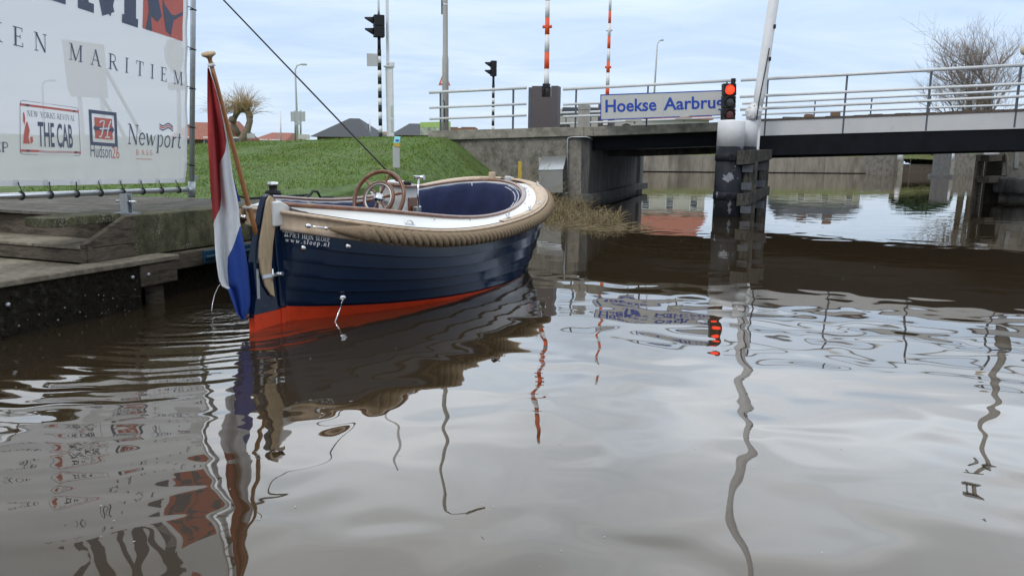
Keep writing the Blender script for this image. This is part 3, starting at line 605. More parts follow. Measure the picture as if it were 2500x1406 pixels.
# "KEN MARITIEM" line
a0 = anch(40, 113); a1 = anch(453, 211); hh = pq(40, 66)[1] - a0[1]; h1 = pq(440, 173)[1] - pq(440, 207)[1]
mb = MB(); q2, wd = serif('KEN', .95, .62); e0 = anch(-30, 96); e1 = anch(121, 131)
text_between(mb, q2, wd, e0[0], e1[0], e0[1], e1[1], hh, hh); mb.build('tagline_word', M['darkprint'], cloth, recalc=False); mb = MB()
q2, wd = serif('MARITIEM', .95, .62); e0 = anch(176, 146); e1 = anch(450, 210); h0_ = pq(185, 106)[1] - pq(185, 147)[1]
text_between(mb, q2, wd, e0[0], e1[0], e0[1], e1[1], h0_, h0_ * 1.0); mb.build('tagline_word', M['darkprint'], cloth, recalc=False)
# big letters running out of the top of the photograph
mb = MB(); e0 = anch(192, 14); e1 = anch(345, 66)
q2, wd = serif('M', 1.7); text_between(mb, q2, wd, e0[0], e1[0], e0[1], e1[1], 1.05, 1.05)
q2, wd = serif('I', 1.9); dm = e1[0] - e0[0]; text_between(mb, q2, wd, e0[0] - .36 * dm - .1, e0[0] - .08, e0[1], e0[1], 1.05, 1.05)
q2, wd = serif('R', 1.6); text_between(mb, q2, wd, e0[0] - 1.25 * dm, e0[0] - .5 * dm, e0[1], e0[1], 1.05, 1.05); mb.build('headline_letters', M['darkprint'], cloth, recalc=False)
# red square with a dark figure
def quadpatch(mb, pts, l, mi=0, n=6):
    g = [[None] * (n + 1) for _ in range(n + 1)]
    for i in range(n + 1):
        for j in range(n + 1):
            s_, t = i / n, j / n
            p = (1 - s_) * (1 - t) * Vector(pts[0]) + s_ * (1 - t) * Vector(pts[1]) + s_ * t * Vector(pts[2]) + (1 - s_) * t * Vector(pts[3])
            g[j][i] = BC(p.x, p.y, l)
    mb.grid(g, mi)
def poly(mb, pix, l, mi=0): mb.add([BC(*pq(x, y), l) for x, y in pix], [tuple(range(len(pix)))], mi)
c0 = Vector(pq(352, 70)); c1 = Vector(pq(449, 102)); hh2 = 1.0
mb = MB(); quadpatch(mb, [c0, c1, c1 + Vector((0, hh2)), c0 + Vector((0, hh2))], .005); mb.build('logo_ground', M['redprint'], cloth, recalc=False)
wq = c1.x - c0.x
def lg(pts, l=.007):
    mb.add([BC(c0.x + x * wq, lerp(c0.y, c1.y, x) + y * hh2, l) for x, y in pts], [tuple(range(len(pts)))])
mb = MB()
lg([(.07, 0), (.22, 0), (.18, .16), (.34, .12), (.44, .2), (.36, .34), (.3, .46), (.22, .36), (.1, .34), (.13, .2)])
lg([(.55, .06), (.68, .02), (.74, .2), (.98, .3), (1, .62), (.84, .78), (.78, 1.0), (.46, 1.0), (.42, .62), (.46, .3)], .0075)
for k in range(4): lg([(.14, .38 + k * .06), (.28, .37 + k * .06), (.3, .395 + k * .06), (.16, .41 + k * .06)], .0078)
lg([(.14, .64), (.3, .62), (.34, .72), (.26, .8), (.14, .76)], .0079)
mb.build('logo_figure', M['darkprint'], cloth, recalc=False)
# number-plate logo
PLT = [pq(53, 377), pq(203, 381), pq(201, 265), pq(52, 245)]
def plate(x, y, l=0):
    p = Vector(PLT[0]) * (1 - x) * (1 - y) + Vector(PLT[1]) * x * (1 - y) + Vector(PLT[2]) * x * y + Vector(PLT[3]) * (1 - x) * y
    return BC(p.x, p.y, l)
def rrect(x0, y0, x1, y1, r, n=4):
    pts = []
    for cx_, cy_, a in ((x1 - r, y0 + r, -90), (x1 - r, y1 - r, 0), (x0 + r, y1 - r, 90), (x0 + r, y0 + r, 180)):
        pts += [(cx_ + r * .8 * math.cos(R(a + 90 * i / n)), cy_ + r * math.sin(R(a + 90 * i / n))) for i in range(n + 1)]
    return pts
mb = MB(); rr = rrect(0, 0, 1, 1, .06); q_ = strip(rr + [rr[0]], .008)
for k in q_: mb.add([plate(v.x, v.y, .004) for v in k], [(0, 1, 2, 3)])
t3 = sans('THE CAB', .018); stamp_sans(mb, t3, lambda x, y, l: plate(.27 + x / t3[2] * .58, .17 + y * .47, .006), 1, 1)
q2, wd = serif('NEW YORKS REVIVAL', 1.1, .06)
for quad, ly in q2: mb.add([plate(.11 + x / wd * .8, .72 + y * .11, .006 + .0008 * ly) for x, y in quad], [(0, 1, 2, 3)])
for x, y in ((.12, .925), (.9, .925), (.12, .07), (.9, .07)): mb.add([plate(x + .024 * math.cos(k * .52), y + .022 * math.sin(k * .52), .009) for k in range(12)], [tuple(range(12))])
mb.build('plate_lettering', M['darkprint'], cloth, recalc=False)
mb = MB()
for y in (.045, .9): mb.add([plate(.01, y, .0065), plate(.99, y, .0065), plate(.99, y + .045, .0065), plate(.01, y + .045, .0065)], [(0, 1, 2, 3)])
for pts in ([(.05, .2), (.15, .2), (.13, .32), (.15, .45), (.12, .6), (.10, .62), (.08, .52), (.06, .35)], [(.05, .62), (.075, .55), (.085, .66), (.07, .78), (.05, .78)], [(.16, .2), (.2, .24), (.19, .34), (.155, .33)]):
    mb.add([plate(x, y, .007) for x, y in pts], [tuple(range(len(pts)))])
mb.build('plate_stripes', M['redprint'], cloth, recalc=False)
# square emblem with script letter
EMB = [pq(227, 355), pq(294, 360), pq(293, 276), pq(225, 268)]
def emb(x, y, l=0):
    p = Vector(EMB[0]) * (1 - x) * (1 - y) + Vector(EMB[1]) * x * (1 - y) + Vector(EMB[2]) * x * y + Vector(EMB[3]) * (1 - x) * y
    return BC(p.x, p.y, l)
def er(mb, x0, y0, x1, y1, l): mb.add([emb(x0, y0, l), emb(x1, y0, l), emb(x1, y1, l), emb(x0, y1, l)], [(0, 1, 2, 3)])
mb = MB(); er(mb, 0, 0, 1, .1, .004); er(mb, 0, .9, 1, 1, .004); er(mb, 0, .1, .1, .9, .004); er(mb, .9, .1, 1, .9, .004); er(mb, .2, .44, .8, .54, .009)
for s_ in (1, -1): mb.add([emb(.5 + s_ * .3, .38, .009), emb(.5 + s_ * .38, .49, .009), emb(.5 + s_ * .3, .6, .009)], [(0, 1, 2)])
t3 = sans('Hudson', -.005); e0 = pq(227, 384); e1 = pq(279, 387)
stamp_sans(mb, t3, lambda x, y, l: BC(lerp(e0[0], e1[0], x / t3[2]), lerp(e0[1], e1[1], x / t3[2]) + y * .135, .005), 1, 1); mb.build('emblem_frame', M['darkprint'], cloth, recalc=False)
mb = MB(); er(mb, .18, .2, .82, .8, .006); t4 = sans('26', -.005); g0 = pq(280, 387); g1 = pq(297, 388)
stamp_sans(mb, t4, lambda x, y, l: BC(lerp(g0[0], g1[0], x / t4[2]), lerp(g0[1], g1[1], x / t4[2]) + y * .135 * 1.0, .005), 1, 1); mb.build('emblem_ground', M['redprint'], cloth, recalc=False)
mb = MB()
for pl_ in ([(.3, .27), (.36, .25), (.42, .36), (.48, .55), (.52, .72), (.44, .72), (.34, .66)], [(.52, .25), (.6, .26), (.62, .4), (.68, .6), (.76, .74)], [(.34, .48), (.5, .5), (.7, .52)], [(.7, .26), (.6, .26)]):
    for k in strip(pl_, .045): mb.add([emb(v.x, v.y, .011) for v in k], [(0, 1, 2, 3)])
mb.build('emblem_initial', M['whiteprint'], cloth, recalc=False)
# "Newport BASS"
mb = MB(); q2, wd = serif('N', .95); e0 = pq(317, 352); e1 = pq(342, 355)
def ln(q2, wd, x0, y0, x1, y1, hpx, mb, shear=.12):
    e0 = pq(x0, y0); e1 = pq(x1, y1); h_ = pq(x0, y0 - hpx)[1] - e0[1]
    for quad, ly in q2: mb.add([BC(lerp(e0[0], e1[0], (x + shear * y) / wd), lerp(e0[1], e1[1], x / wd) + y * h_, .005 + .0008 * ly) for x, y in quad], [(0, 1, 2, 3)])
ln(q2, wd, 317, 352, 343, 355, 50, mb)
q2, wd = serif('ewport', 1.0, .02); ln(q2, wd, 344, 354, 445, 363, 46, mb, .1)
for k in range(3): 
    y0 = 300 + k * 7.5
    for kk in strip([(0, 0), (.25, .35), (.5, 0), (.75, -.2), (1, .1)], .28 if k != 1 else .3):
        pass
for k in (0, 2):
    pl_ = [(395 + t * 31, 303 + k * 5.2 + 4 * math.sin(t * 7) + t * 5) for t in [i / 10 for i in range(11)]]
    for i in range(10): mb.add([BC(*pq(pl_[i][0], pl_[i][1] - 1.6), .006), BC(*pq(pl_[i + 1][0], pl_[i + 1][1] - 1.6), .006), BC(*pq(pl_[i + 1][0], pl_[i + 1][1] + 1.6), .006), BC(*pq(pl_[i][0], pl_[i][1] + 1.6), .006)], [(0, 1, 2, 3)])
mb.build('sponsor_wordmark', M['darkprint'], cloth, recalc=False)
mb = MB(); q2, wd = serif('BASS', 1.0, .3); ln(q2, wd, 337, 379, 378, 380, 13, mb, 0)
pl_ = [(395 + t * 31, 308 + 4 * math.sin(t * 7) + t * 5) for t in [i / 10 for i in range(11)]]
for i in range(10): mb.add([BC(*pq(pl_[i][0], pl_[i][1] - 1.8), .0065), BC(*pq(pl_[i + 1][0], pl_[i + 1][1] - 1.8), .0065), BC(*pq(pl_[i + 1][0], pl_[i + 1][1] + 1.8), .0065), BC(*pq(pl_[i][0], pl_[i][1] + 1.8), .0065)], [(0, 1, 2, 3)])
for i in range(1): mb.add([BC(*pq(337, 388), .005), BC(*pq(376, 389), .005), BC(*pq(376, 390.5), .005), BC(*pq(337, 389.5), .005)], [(0, 1, 2, 3)])
mb.build('sponsor_accent', M['redprint'], cloth, recalc=False)
mb = MB(); q2, wd = serif('SLOEP', 1.2, .04); ln(q2, wd, -62, 369, 28, 373, 26, mb, 0); mb.build('sponsor_name', M['darkprint'], cloth, recalc=False)

# things seen dimly through the cloth
def panel(mb, pix, Y, th=.03, mi=0): mb.prism([atY(x, y, Y) for x, y in pix], (0, th, 0), mi)
sg = thing('advert_board', atY(205, 440, 13), 'grey board on two braced legs seen dimly through the banner', 'board')
f = MB(); panel(f, [(150, 96), (252, 109), (262, 241), (173, 236), (165, 218)], 13.0); f.build('panel', M['signback'], sg)
for x0, x1 in ((194, 205), (249, 254)):
    f = MB().tube([atY(x0, 238, 13.06), atY(x1 + 6, 452, 13.06)], .035); f.build('leg', M['signback'], sg)
f = MB().tube([atY(258, 170, 13.1), atY(330, 300, 13.4), atY(410, 452, 13.8)], .03); f.tube([atY(250, 240, 13.1), atY(290, 305, 13.3), atY(360, 450, 13.7)], .03); f.build('brace', M['signback'], sg)
sg = thing('hexagonal_sign', atY(430, 440, 12.5), 'grey hexagonal sign on a pole behind the banner corner', 'sign')
f = MB(); panel(f, [(408, 97), (438, 97), (447, 122), (445, 144), (447, 147), (437, 178), (418, 178), (402, 147), (403, 144), (400, 122)], 12.5); panel(f, [(410, 202), (450, 202), (450, 220), (410, 220)], 12.5); f.build('panel', M['signback'], sg)
f = MB().tube([atY(434, 100, 12.56), atY(440, 450, 12.56)], .03); f.build('pole', M['galv'], sg)

# ------------------------------------------------------------------ the sloop
ZT = [(0, .885), (.04, .85), (.08, .81), (.15, .765), (.25, .715), (.41, .703), (.66, .76), (.84, .88), (1, 1.0)]
_pf = np.polyfit([a for a, b in ZT], [b for a, b in ZT], 6)
def zr(t): return float(np.polyval(_pf, t))
def bsh(t): return 1.05 * max(0, 1 - abs(2 * t - 1) ** 2.6) ** .5
def bwl(t): return 1.0 * max(0, 1 - abs(2 * t - 1) ** 2.1)
def tpar(n): return [.5 - .5 * math.cos(math.pi * k / n) for k in range(n + 1)]
boat = thing('sloop', S0 + U * 2.7, 'dark blue clinker sloop with thick rope fender, red bottom and wooden steering wheel', 'boat')
# one side of the hull; the row list runs from rail to keel, each plank's lower edge standing proud
def redline(t): return .055 + .085 * (1 - t) ** 2.5
def hrows(side):
    nP = 5; prm = []
    rows_ = []
    for t in tpar(60):
        zg = zr(t) - .075; zb = redline(t); rr_ = []
        def pt(z, off=0.0):
            v = (zg - z) / zg                         # 0 at the rail, 1 at the waterline
            vv = min(max(v, 0), 1.45)
            b = bsh(t); bw = bwl(t)
            e = 1.5 + .5 * (1 - abs(2 * t - 1))
            wd_ = b + (bw - b) * min(vv, 1) ** e if vv <= 1 else bw * (1 - ((vv - 1) / .45) ** 1.3 * .85)
            cut = .30 * vv if t > .5 else .03 * vv
            a = t * LB - (cut * ((t - .5) * 2) ** 2 if t > .5 else -cut * (1 - 2 * t) ** 2)
            wd_ = max(.045, wd_ + off * (1 if .03 < t < .97 else .6))
            return BP(a, side * wd_, z)
        for k in range(nP):
            z0 = lerp(zg, zb + .02, (k / nP) ** .95); z1 = lerp(zg, zb + .02, ((k + 1) / nP) ** .95)
            rr_ += [pt(z0, .0), pt(lerp(z0, z1, .33), .006), pt(lerp(z0, z1, .66), .013), pt(z1 + .006, .02), pt(z1, .014)]
        rr_ += [pt(zb, 0), pt(zb - .004, 0), pt(.0), pt(-.05), pt(-.12), pt(-.2), pt(-.30)]
        rows_.append(rr_)
    return rows_
nv = 6 * 5 + 7
hull = MB()
for s_ in (1, -1): hull.grid(hrows(s_), mfn=lambda i, j: 1 if j >= 25 else 0)
hull = hull.build('hull', [M['navy'], M['red']], boat)
hull.data.set_sharp_from_angle(angle=R(28))
f = MB(); f.prism([BP(-.1, -.045, .84), BP(.03, -.045, .84), BP(.065, -.045, .13), BP(-.035, -.045, .13)], SD * .09); f.build('stern_post', M['navy'], hull, bevel=.012)
f = MB(); f.prism([BP(-.125, -.07, .825), BP(.06, -.07, .825), BP(.10, -.07, .98), BP(-.02, -.07, 1.03), BP(-.125, -.07, 1.03)], SD * .14); f.build('stern_cap', M['white'], hull, bevel=.012)
f = MB(); f.prism([BP(LB - .05, -.05, .9), BP(LB + .06, -.05, .9), BP(LB + .08, -.05, 1.1), BP(LB - .1, -.05, 1.12)], SD * .1); f.build('stem_cap', M['white'], hull, bevel=.02)
f = MB(); f.prism([BP(LB - .01, -.035, 1.0), BP(LB + .05, -.035, 1.0), BP(LB - .30, -.035, -.3), BP(LB - .38, -.035, -.3)], SD * .07); f.build('stem', M['navy'], hull)
f = MB(); f.prism([BP(-.035, -.043, .128), BP(.065, -.043, .128), BP(.08, -.043, -.4), BP(-.02, -.043, -.4)], SD * .086); f.build('post_foot', M['red'], hull)
f = MB(); f.prism([BP(.05, -.04, .02), BP(4.7, -.04, -.1), BP(4.4, -.04, -.5), BP(.05, -.04, -.5)], SD * .08); f.build('keel', M['red'], hull)

# paths round the gunwale: stern (starboard) -> bow -> stern (port)
def gpath(n, t0=.0, dz=0, out_=0):
    pts = []
    for side in (1, -1):
        ts = [t for t in tpar(n) if t >= t0]
        seq = ts if side == 1 else ts[::-1]
        for t in seq: pts.append((t, side))
    return pts
def plan(t, side): return (t * LB, side * bsh(t))
def nrm(t, side):
    e = 1e-3; t0, t1 = max(t - e, 1e-5), min(t + e, 1 - 1e-5)
    da = (t1 - t0) * LB; db = bsh(t1) - bsh(t0); n = Vector((-db, da)).normalized(); return n.x, n.y * side
def gp(t, side, out_, dz):
    a, o = plan(t, side); na, no = nrm(t, side); return BP(a + na * out_, o + no * out_, zr(t) + dz)
prof = [(-.01, .078), (.034, .082), (.048, .076), (.053, .066), (.046, .054), (.026, .046), (.020, .0), (.022, -.045), (.036, -.054), (.038, -.078), (.028, -.09), (-.005, -.092)]
f = MB()
for side in (1, -1): f.grid([[gp(t, side, e_, z_) for e_, z_ in prof] for t in [k for k in tpar(70) if k > .0004]])
rub = f.build('rub_rail', M['teak'], boat)
f = MB()
for side in (1, -1):   # flat teak covering board on top, wider at the bow
    f.grid([[gp(t, side, e_, z_) for e_, z_ in ((.03, .088), (.028, .096), (-.03 - .10 * sstep(.62, .9, t), .098), (-.034 - .10 * sstep(.62, .9, t), .08))] for t in [k for k in tpar(70) if .45 < k < .9985]])
f.build('covering_board', M['teak'], rub)
# rope fender: smooth served ends, three-strand lay between
LAY = []
n = 700
for side in (1,):
    pass
full = [(t, 1) for t in np.linspace(.013, .9999, 420)] + [(t, -1) for t in np.linspace(.9999, .013, 420)]
P_ = [gp(float(t), s_, .072, -.012) for t, s_ in full]
# even arc-length resample
acc = [0]
for i in range(1, len(P_)): acc.append(acc[-1] + (P_[i] - P_[i - 1]).length)
tot = acc[-1]; m_ = int(tot / .012)
PX = np.interp(np.linspace(0, tot, m_), acc, [p.x for p in P_]); PY = np.interp(np.linspace(0, tot, m_), acc, [p.y for p in P_]); PZ = np.interp(np.linspace(0, tot, m_), acc, [p.z for p in P_])
PP = [Vector(k) for k in zip(PX, PY, PZ)]
i0 = int(.50 / .012); i1 = m_ - i0
ropes = MB()
for st_ in range(3):
    path = []; rad = []
    for i in range(i0 - 6, i1 + 6):
        d = (PP[min(i + 1, m_ - 1)] - PP[max(i - 1, 0)]).normalized(); x = d.cross(Z).normalized(); y = x.cross(d)
        a = -2 * math.pi * (i * .012) / .27 + st_ * 2.0944
        path.append(PP[i] + x * .039 * math.cos(a) + y * .039 * math.sin(a)); rad.append(.0305)
    ropes.tube(path, rad, 10)
rope = ropes.build('rope_fender', M['rope'], boat, recalc=False)
for seq in (PP[int(.19 / .012):i0 + 6], PP[i1 - 6:m_ - int(.19 / .012)][::-1]):
    k = len(seq); f = MB().tube(seq, [lerp(.014, .062, min(1, (i / k) * 1.4) ** .8) for i in range(k)], 12); f.build('served_end', M['rope'], rope)
    f = MB(); p0 = seq[0]; d = (seq[0] - seq[6]).normalized()
    f.tube([p0 + d * .0, p0 + d * .16], .008, 8); f.lathe(p0 + d * .02, [(.015, 0), (.017, .015), (.009, .03)], 10, d); f.lathe(p0 + d * .15, [(.009, 0), (.02, .015), (.02, .04), (.008, .055)], 10, d); f.build('shackle', M['chrome'], rope)

# coaming: sloping white panel and varnished rail
A0, A1 = .1, 5.0
CZ = [(0, 1.0), (.1, .975), (.185, .94), (.31, .875), (.51, .83), (.7, .88), (.9, 1.0), (1, 1.06)]
_pc = np.polyfit([a for a, b in CZ], [b for a, b in CZ], 5)
def cb(t): return .88 * max(0, 1 - abs(2 * t - 1) ** 2.4) ** (1 / 1.8)
def cpt(t, side, inset=0, dz=0): return BP(lerp(A0 + inset, A1 - inset * 1.4, t), side * max(0, cb(t) - inset), float(np.polyval(_pc, t)) + dz)
f = MB()
for side in (1, -1):
    rows_ = []
    for t in tpar(60):
        tg = min(max((lerp(A0, A1, t)) / LB, .004), .9985); tg = lerp(.004, .9985, t) * .35 + tg * .65
        g = gp(tg, side, .0, .086); c = cpt(t, side)
        rows_.append([g, g.lerp(c, .12), g.lerp(c, .3) + Z * -.006, g.lerp(c, .65) - Z * .01, c])
    f.grid(rows_)
f.build('side_deck', M['white'], boat)
loop = [(t, 1) for t in tpar(70)] + [(t, -1) for t in tpar(70)[::-1][1:-1]]
def sweep(fn, pr_, name, m_, par):
    g = [[fn(t, s_, a, z) for a, z in pr_] for t, s_ in loop]; g.append(g[0]); return MB().grid(g, closed=True).build(name, m_, par)
ov = [(.026 * math.cos(k), .020 * math.sin(k) + .004) for k in [i * math.pi / 5 for i in range(10)]]
sweep(lambda t, s_, a, z: cpt(t, s_, a, z), ov, 'coaming_rail', M['mahog'], boat)
inn = MB(); g = [[cpt(t, s_, .02, 0), cpt(t, s_, .024, -.06)] for t, s_ in loop]; g.append(g[0]); inn.grid(g); inn.build('inner_lining', M['white'], boat)
# navy back cushions round the cockpit
def cush(t, s_, k):
    tab = ((.028, -.03), (.06, -.022), (.085, -.04), (.10, -.12), (.11, -.34), (.12, -.62))
    i_, z_ = tab[k]; rip = .006 * math.sin(t * 61 + k * 1.4) + .005 * math.sin(t * 139 + k * 2.1)
    return cpt(t, s_, i_ + rip * (k > 1), z_ + .003 * math.sin(t * 90))
f = MB(); lp2 = [(t, 1) for t in np.linspace(.34, .985, 110)] + [(t, -1) for t in np.linspace(.985, .30, 110)]
f.grid([[cush(float(t), s_, k) for k in range(6)] for t, s_ in lp2]); cu = f.build('back_cushion', M['cushion'], boat, recalc=False)
f = MB()
for k in (.055, .088):
    f.tube([cpt(float(t), s_, k, -.024 if k < .06 else -.045) for t, s_ in lp2 if s_ == 1 and .72 < t < .975], .006, 6)
f.build('piping', M['piping'], cu)
f = MB(); f.tube([cpt(.955, -1, .07, -.02), cpt(.955, -1, .085, -.12), cpt(.955, -1, .10, -.35), cpt(.955, -1, .11, -.6)], .008, 6); f.build('seam', M['piping'], cu)
f = MB()   # aft curved cushion seen behind the wheel
f.grid([[cush(float(t), s_, k) for k in range(6)] for t, s_ in [(t, -1) for t in np.linspace(.27, .12, 30)] + [(t, 1) for t in np.linspace(.12, .27, 30)]]); f.build('aft_cushion', M['cushion'], boat, recalc=False)
f = MB(); f.grid([[BP(a, s_ * min(cb((a - A0) / (A1 - A0)) - .1, .85), .30) for s_ in (1, 0, -1)] for a in np.linspace(.5, 4.75, 30)], smooth=False); f.build('cockpit_sole', M['teak'], boat, recalc=False)
f = MB()
for s_ in (1, -1): f.grid([[BP(a, s_ * k, .47) for k in (.35, max(.36, cb((a - A0) / (A1 - A0)) - .1))] for a in np.linspace(.9, 4.6, 30)]); f.grid([[BP(a, s_ * .35, .47), BP(a, s_ * .35, .3)] for a in np.linspace(.9, 4.6, 8)])
f.build('bench', M['cushion'], boat, recalc=False)

# console, wheel and throttle
WA, WO, WZ = 1.66, 0.0, .975
con = MB()
b0, b1 = [(1.86, -.17), (1.86, .16), (2.22, .22), (2.22, -.24)], [(1.93, -.15), (1.93, .14), (2.2, .17), (2.2, -.2)]
con.grid([[BP(a, o, .3) for a, o in b0], [BP(a, o, 1.09) for a, o in b1]], smooth=False, closed=True)
con.add([BP(a, o, 1.09) for a, o in b1], [(0, 1, 2, 3)]); con = con.build('steering_console', M['white'], boat, bevel=.01)
f = MB(); f.prism([BP(1.90, -.22, 1.092), BP(1.90, .20, 1.092), BP(2.24, .24, 1.092), BP(2.24, -.26, 1.092)], (0, 0, .022)); f.build('console_top', M['mahog'], con, bevel=.008)
f = MB(); f.prism([BP(1.96, -.1, 1.116), BP(1.96, .08, 1.116), BP(2.14, .08, 1.125), BP(2.14, -.1, 1.125)], (0, 0, .02)); f.build('chart_plate', M['white'], con, bevel=.006)
f = MB().lathe(BP(2.06, .11, 1.115), [(.05, 0), (.05, .02), (.035, .035), (.0, .04)], 16); f.build('compass', M['black'], con)
f = MB(); f.prism([BP(1.98, .162, .52), BP(2.2, .2, .52), BP(2.17, .19, .98), BP(2.0, .158, .98)], SD * .012); f.build('console_panel', M['mahog'], con)
WF = (U * .94 - Z * .34).normalized(); WX = SD; WY = WX.cross(WF).normalized()
if WY.z < 0: WY = -WY
WC = BP(WA, WO, WZ)
def wp(r_, a, d=0): return WC + (WX * math.cos(a) + WY * math.sin(a)) * r_ + WF * d
whl = MB().tube([wp(.288, i * math.pi / 32) for i in range(64)], .021, 10, closed=True).build('steering_wheel', M['mahog'], boat)
f = MB().tube([wp(.168, i * math.pi / 24) for i in range(48)], .019, 10, closed=True); f.build('inner_ring', M['mahog'], whl)
f = MB().tube([wp(.15, i * math.pi / 24, -.014) for i in range(48)], .010, 8, closed=True); f.build('ring_trim', M['steel'], whl)
for k in range(6):
    a = .25 + k * math.pi / 3; rr_ = [.045, .08, .11, .14, .18, .22, .26, .285]; rd = [.014, .012, .017, .014, .011, .016, .013, .012]
    f = MB().tube([wp(q_, a) for q_ in rr_], rd, 8); f.build('spoke', M['mahog'], whl)
f = MB().lathe(WC - WF * .035, [(.0, -.022), (.03, -.014), (.05, .005), (.058, .02), (.058, .06)], 20, WF); f.build('hub', M['chrome'], whl)
f = MB().tube([WC, WC + WF * .24], .022, 10); f.build('shaft', M['steel'], whl)
th = MB().tube([BP(2.03, .26, .86), BP(2.0, .27, 1.02), BP(2.02, .275, 1.2)], .011, 8).build('throttle_lever', M['chrome'], boat)
f = MB().tube([BP(2.02, .22, 1.205), BP(2.02, .30, 1.208), BP(2.02, .34, 1.21)], [.018, .02, .026], 12); f.build('knob', M['chrome'], th)
f = MB(); f.box(BP(2.04, .245, .8), (.11, .05, .2), ax=(U, SD, Z)); f.build('throttle_box', M['steel'], th, bevel=.012)
wr = MB()
p0 = BP(2.0, .05, 1.12); far = atY(545, 0, 9.5); dd = (far - p0)
wr.tube([p0 + dd * (i / 12 * 2.1) - Z * .0 for i in range(13)], .009, 6)
tag(wr.build('black_line', M['rubber']), 'thin black line running steeply from the console up past the flag', 'rope')

# small deck fittings
def cleat(t, side, e=-.02):
    p = gp(t, side, e, .10); q_ = gp(min(t + .004, .999), side, e, .10); d = (q_ - p).normalized()
    f = MB()
    for k in (-.02, .02): f.tube([p + d * k, p + d * k + Z * .03], .006, 6)
    f.tube([p - d * .055 + Z * .036, p + Z * .03, p + d * .055 + Z * .036], .007, 8); f.box(p + Z * .003, (.11, .03, .006), ax=(d, d.cross(Z), Z)); f.build('cleat', M['chrome'], boat)
for t, s_ in ((.50, 1), (.645, 1), (.74, 1), (.93, 1), (.60, -1)): cleat(t, s_)
for a, dz in ((.24, 0), (.36, 0), (.56, .0), (.70, .0), (.80, 0), (.84, 0), (.885, 0)):
    tg = a; g = gp(tg, 1, 0, .086); c = cpt(min(.98, (a * LB - A0) / (A1 - A0)), 1); f = MB(); f.ball(g.lerp(c, .75) + SD * .004, .0075, 6); f.build('screw_head', M['steel'], boat)
f = MB(); g0 = gp(.155, 1, -.035, .10); dd = (gp(.165, 1, -.035, .10) - g0).normalized()
f.tube([g0 + dd * (.045 * math.cos(a)) + Z * (.042 * math.sin(a)) for a in [i * math.pi / 10 for i in range(11)]], .008, 8); f.box(g0, (.12, .03, .008), ax=(dd, dd.cross(Z), Z)); f.build('fairlead', M['chrome'], boat)
f = MB(); f.box(BP(5.02, -.12, 1.11), (.08, .08, .13), ax=(U, SD, Z)); f.build('samson_post', M['teak'], boat, bevel=.01)
f = MB().ball(BP(4.6, .55, 1.03), .02, 8); f.build('bow_light', M['chrome'], boat)
# hull side graphics and badges
hr = hrows(1)
def hside(px, py, l=0):
    """point on the starboard plank seen at this pixel (nearest hull face), lifted off by l"""
    d = ray(px, py); best = None
    for i in range(len(hr) - 1):
        for j in range(0, 25):
            a, b_, c, e_ = hr[i][j], hr[i][j + 1], hr[i + 1][j + 1], hr[i + 1][j]
            n_ = (b_ - a).cross(e_ - a)
            if n_.length < 1e-9: continue
            n_.normalize(); dn_ = d.dot(n_)
            if abs(dn_) < 1e-6: continue
            t = (a - EYE).dot(n_) / dn_; p = EYE + d * t
            # barycentric-ish test in the quad's own axes
            ex = e_ - a; ey = b_ - a; q_ = p - a
            den = ex.dot(ex) * ey.dot(ey) - ex.dot(ey) ** 2
            if den < 1e-12: continue
            s1 = (q_.dot(ex) * ey.dot(ey) - q_.dot(ey) * ex.dot(ey)) / den; s2 = (q_.dot(ey) * ex.dot(ex) - q_.dot(ex) * ex.dot(ey)) / den
            if -.02 <= s1 <= 1.02 and -.02 <= s2 <= 1.02 and (best is None or t < best[0]): best = (t, p, n_ if n_.dot(d) < 0 else -n_)
    return best
gq = [hside(702, 577), hside(806, 590), hside(698, 588), hside(803, 600)]
mb = MB()
def hull_text(q2, wd, x0, y0, x1, y1, hp):
    A = hside(x0, y0); B = hside(x1, y1); Cc = hside((x0 + x1) / 2, (y0 + y1) / 2); T0 = hside(x0, y0 - hp); T1 = hside(x1, y1 - hp); Tc = hside((x0 + x1) / 2, (y0 + y1) / 2 - hp)
    if not all((A, B, Cc, T0, T1, Tc)): return
    def qd(a, m__, b_, t): return a * (1 - t) * (1 - 2 * t) + m__ * 4 * t * (1 - t) + b_ * t * (2 * t - 1)
    for quad, ly in q2:
        pts = []
        for x, y in quad:
            t = x / wd; lo_ = qd(A[1], Cc[1], B[1], t); hi_ = qd(T0[1], Tc[1], T1[1], t); n_ = A[2].lerp(B[2], t)
            pts.append(lo_.lerp(hi_, y) + n_ * (.007 + .0008 * ly))
        mb.add(pts, [(0, 1, 2, 3)])
q2, wd = serif('PIET HEIN SLOEP', 1.15, .1); hull_text(q2, wd, 708, 578.5, 805, 590.5, 11)
q2, wd = serif('www.sloep.nl', 1.3, .25, .2); hull_text(q2, wd, 697, 589.5, 803, 602, 11)
anchor = [([(x, y) for x, y in k], 1) for k in ([(0, 0), (1, 0), (1, .28), (0, .28)], [(.15, .3), (.32, .3), (.36, .8), (.22, .8)], [(.68, .3), (.85, .3), (.78, .8), (.64, .8)], [(.22, .8), (.78, .8), (.6, 1.0), (.4, 1.0)])]
hull_text(anchor, 1.0, 695, 577, 705, 578, 12)
mb.build('hull_lettering', M['whiteprint'], boat, recalc=False)
mb = MB(); hull_text([([(0, 0), (1, 0), (1, 1), (0, 1)], 1)], 1.0, 690, 566, 718, 569.5, 4); mb.build('nameplate', M['whiteprint'], boat, recalc=False)
for x, y in ((741, 604), (849, 600)):
    h_ = hside(x, y)
    if h_: f = MB().lathe(h_[1] + h_[2] * .008, [(.027, 0), (.025, .01), (.017, .02), (.0, .023)], 18, h_[2]); f.build('outlet_cap', M['chrome'], boat)
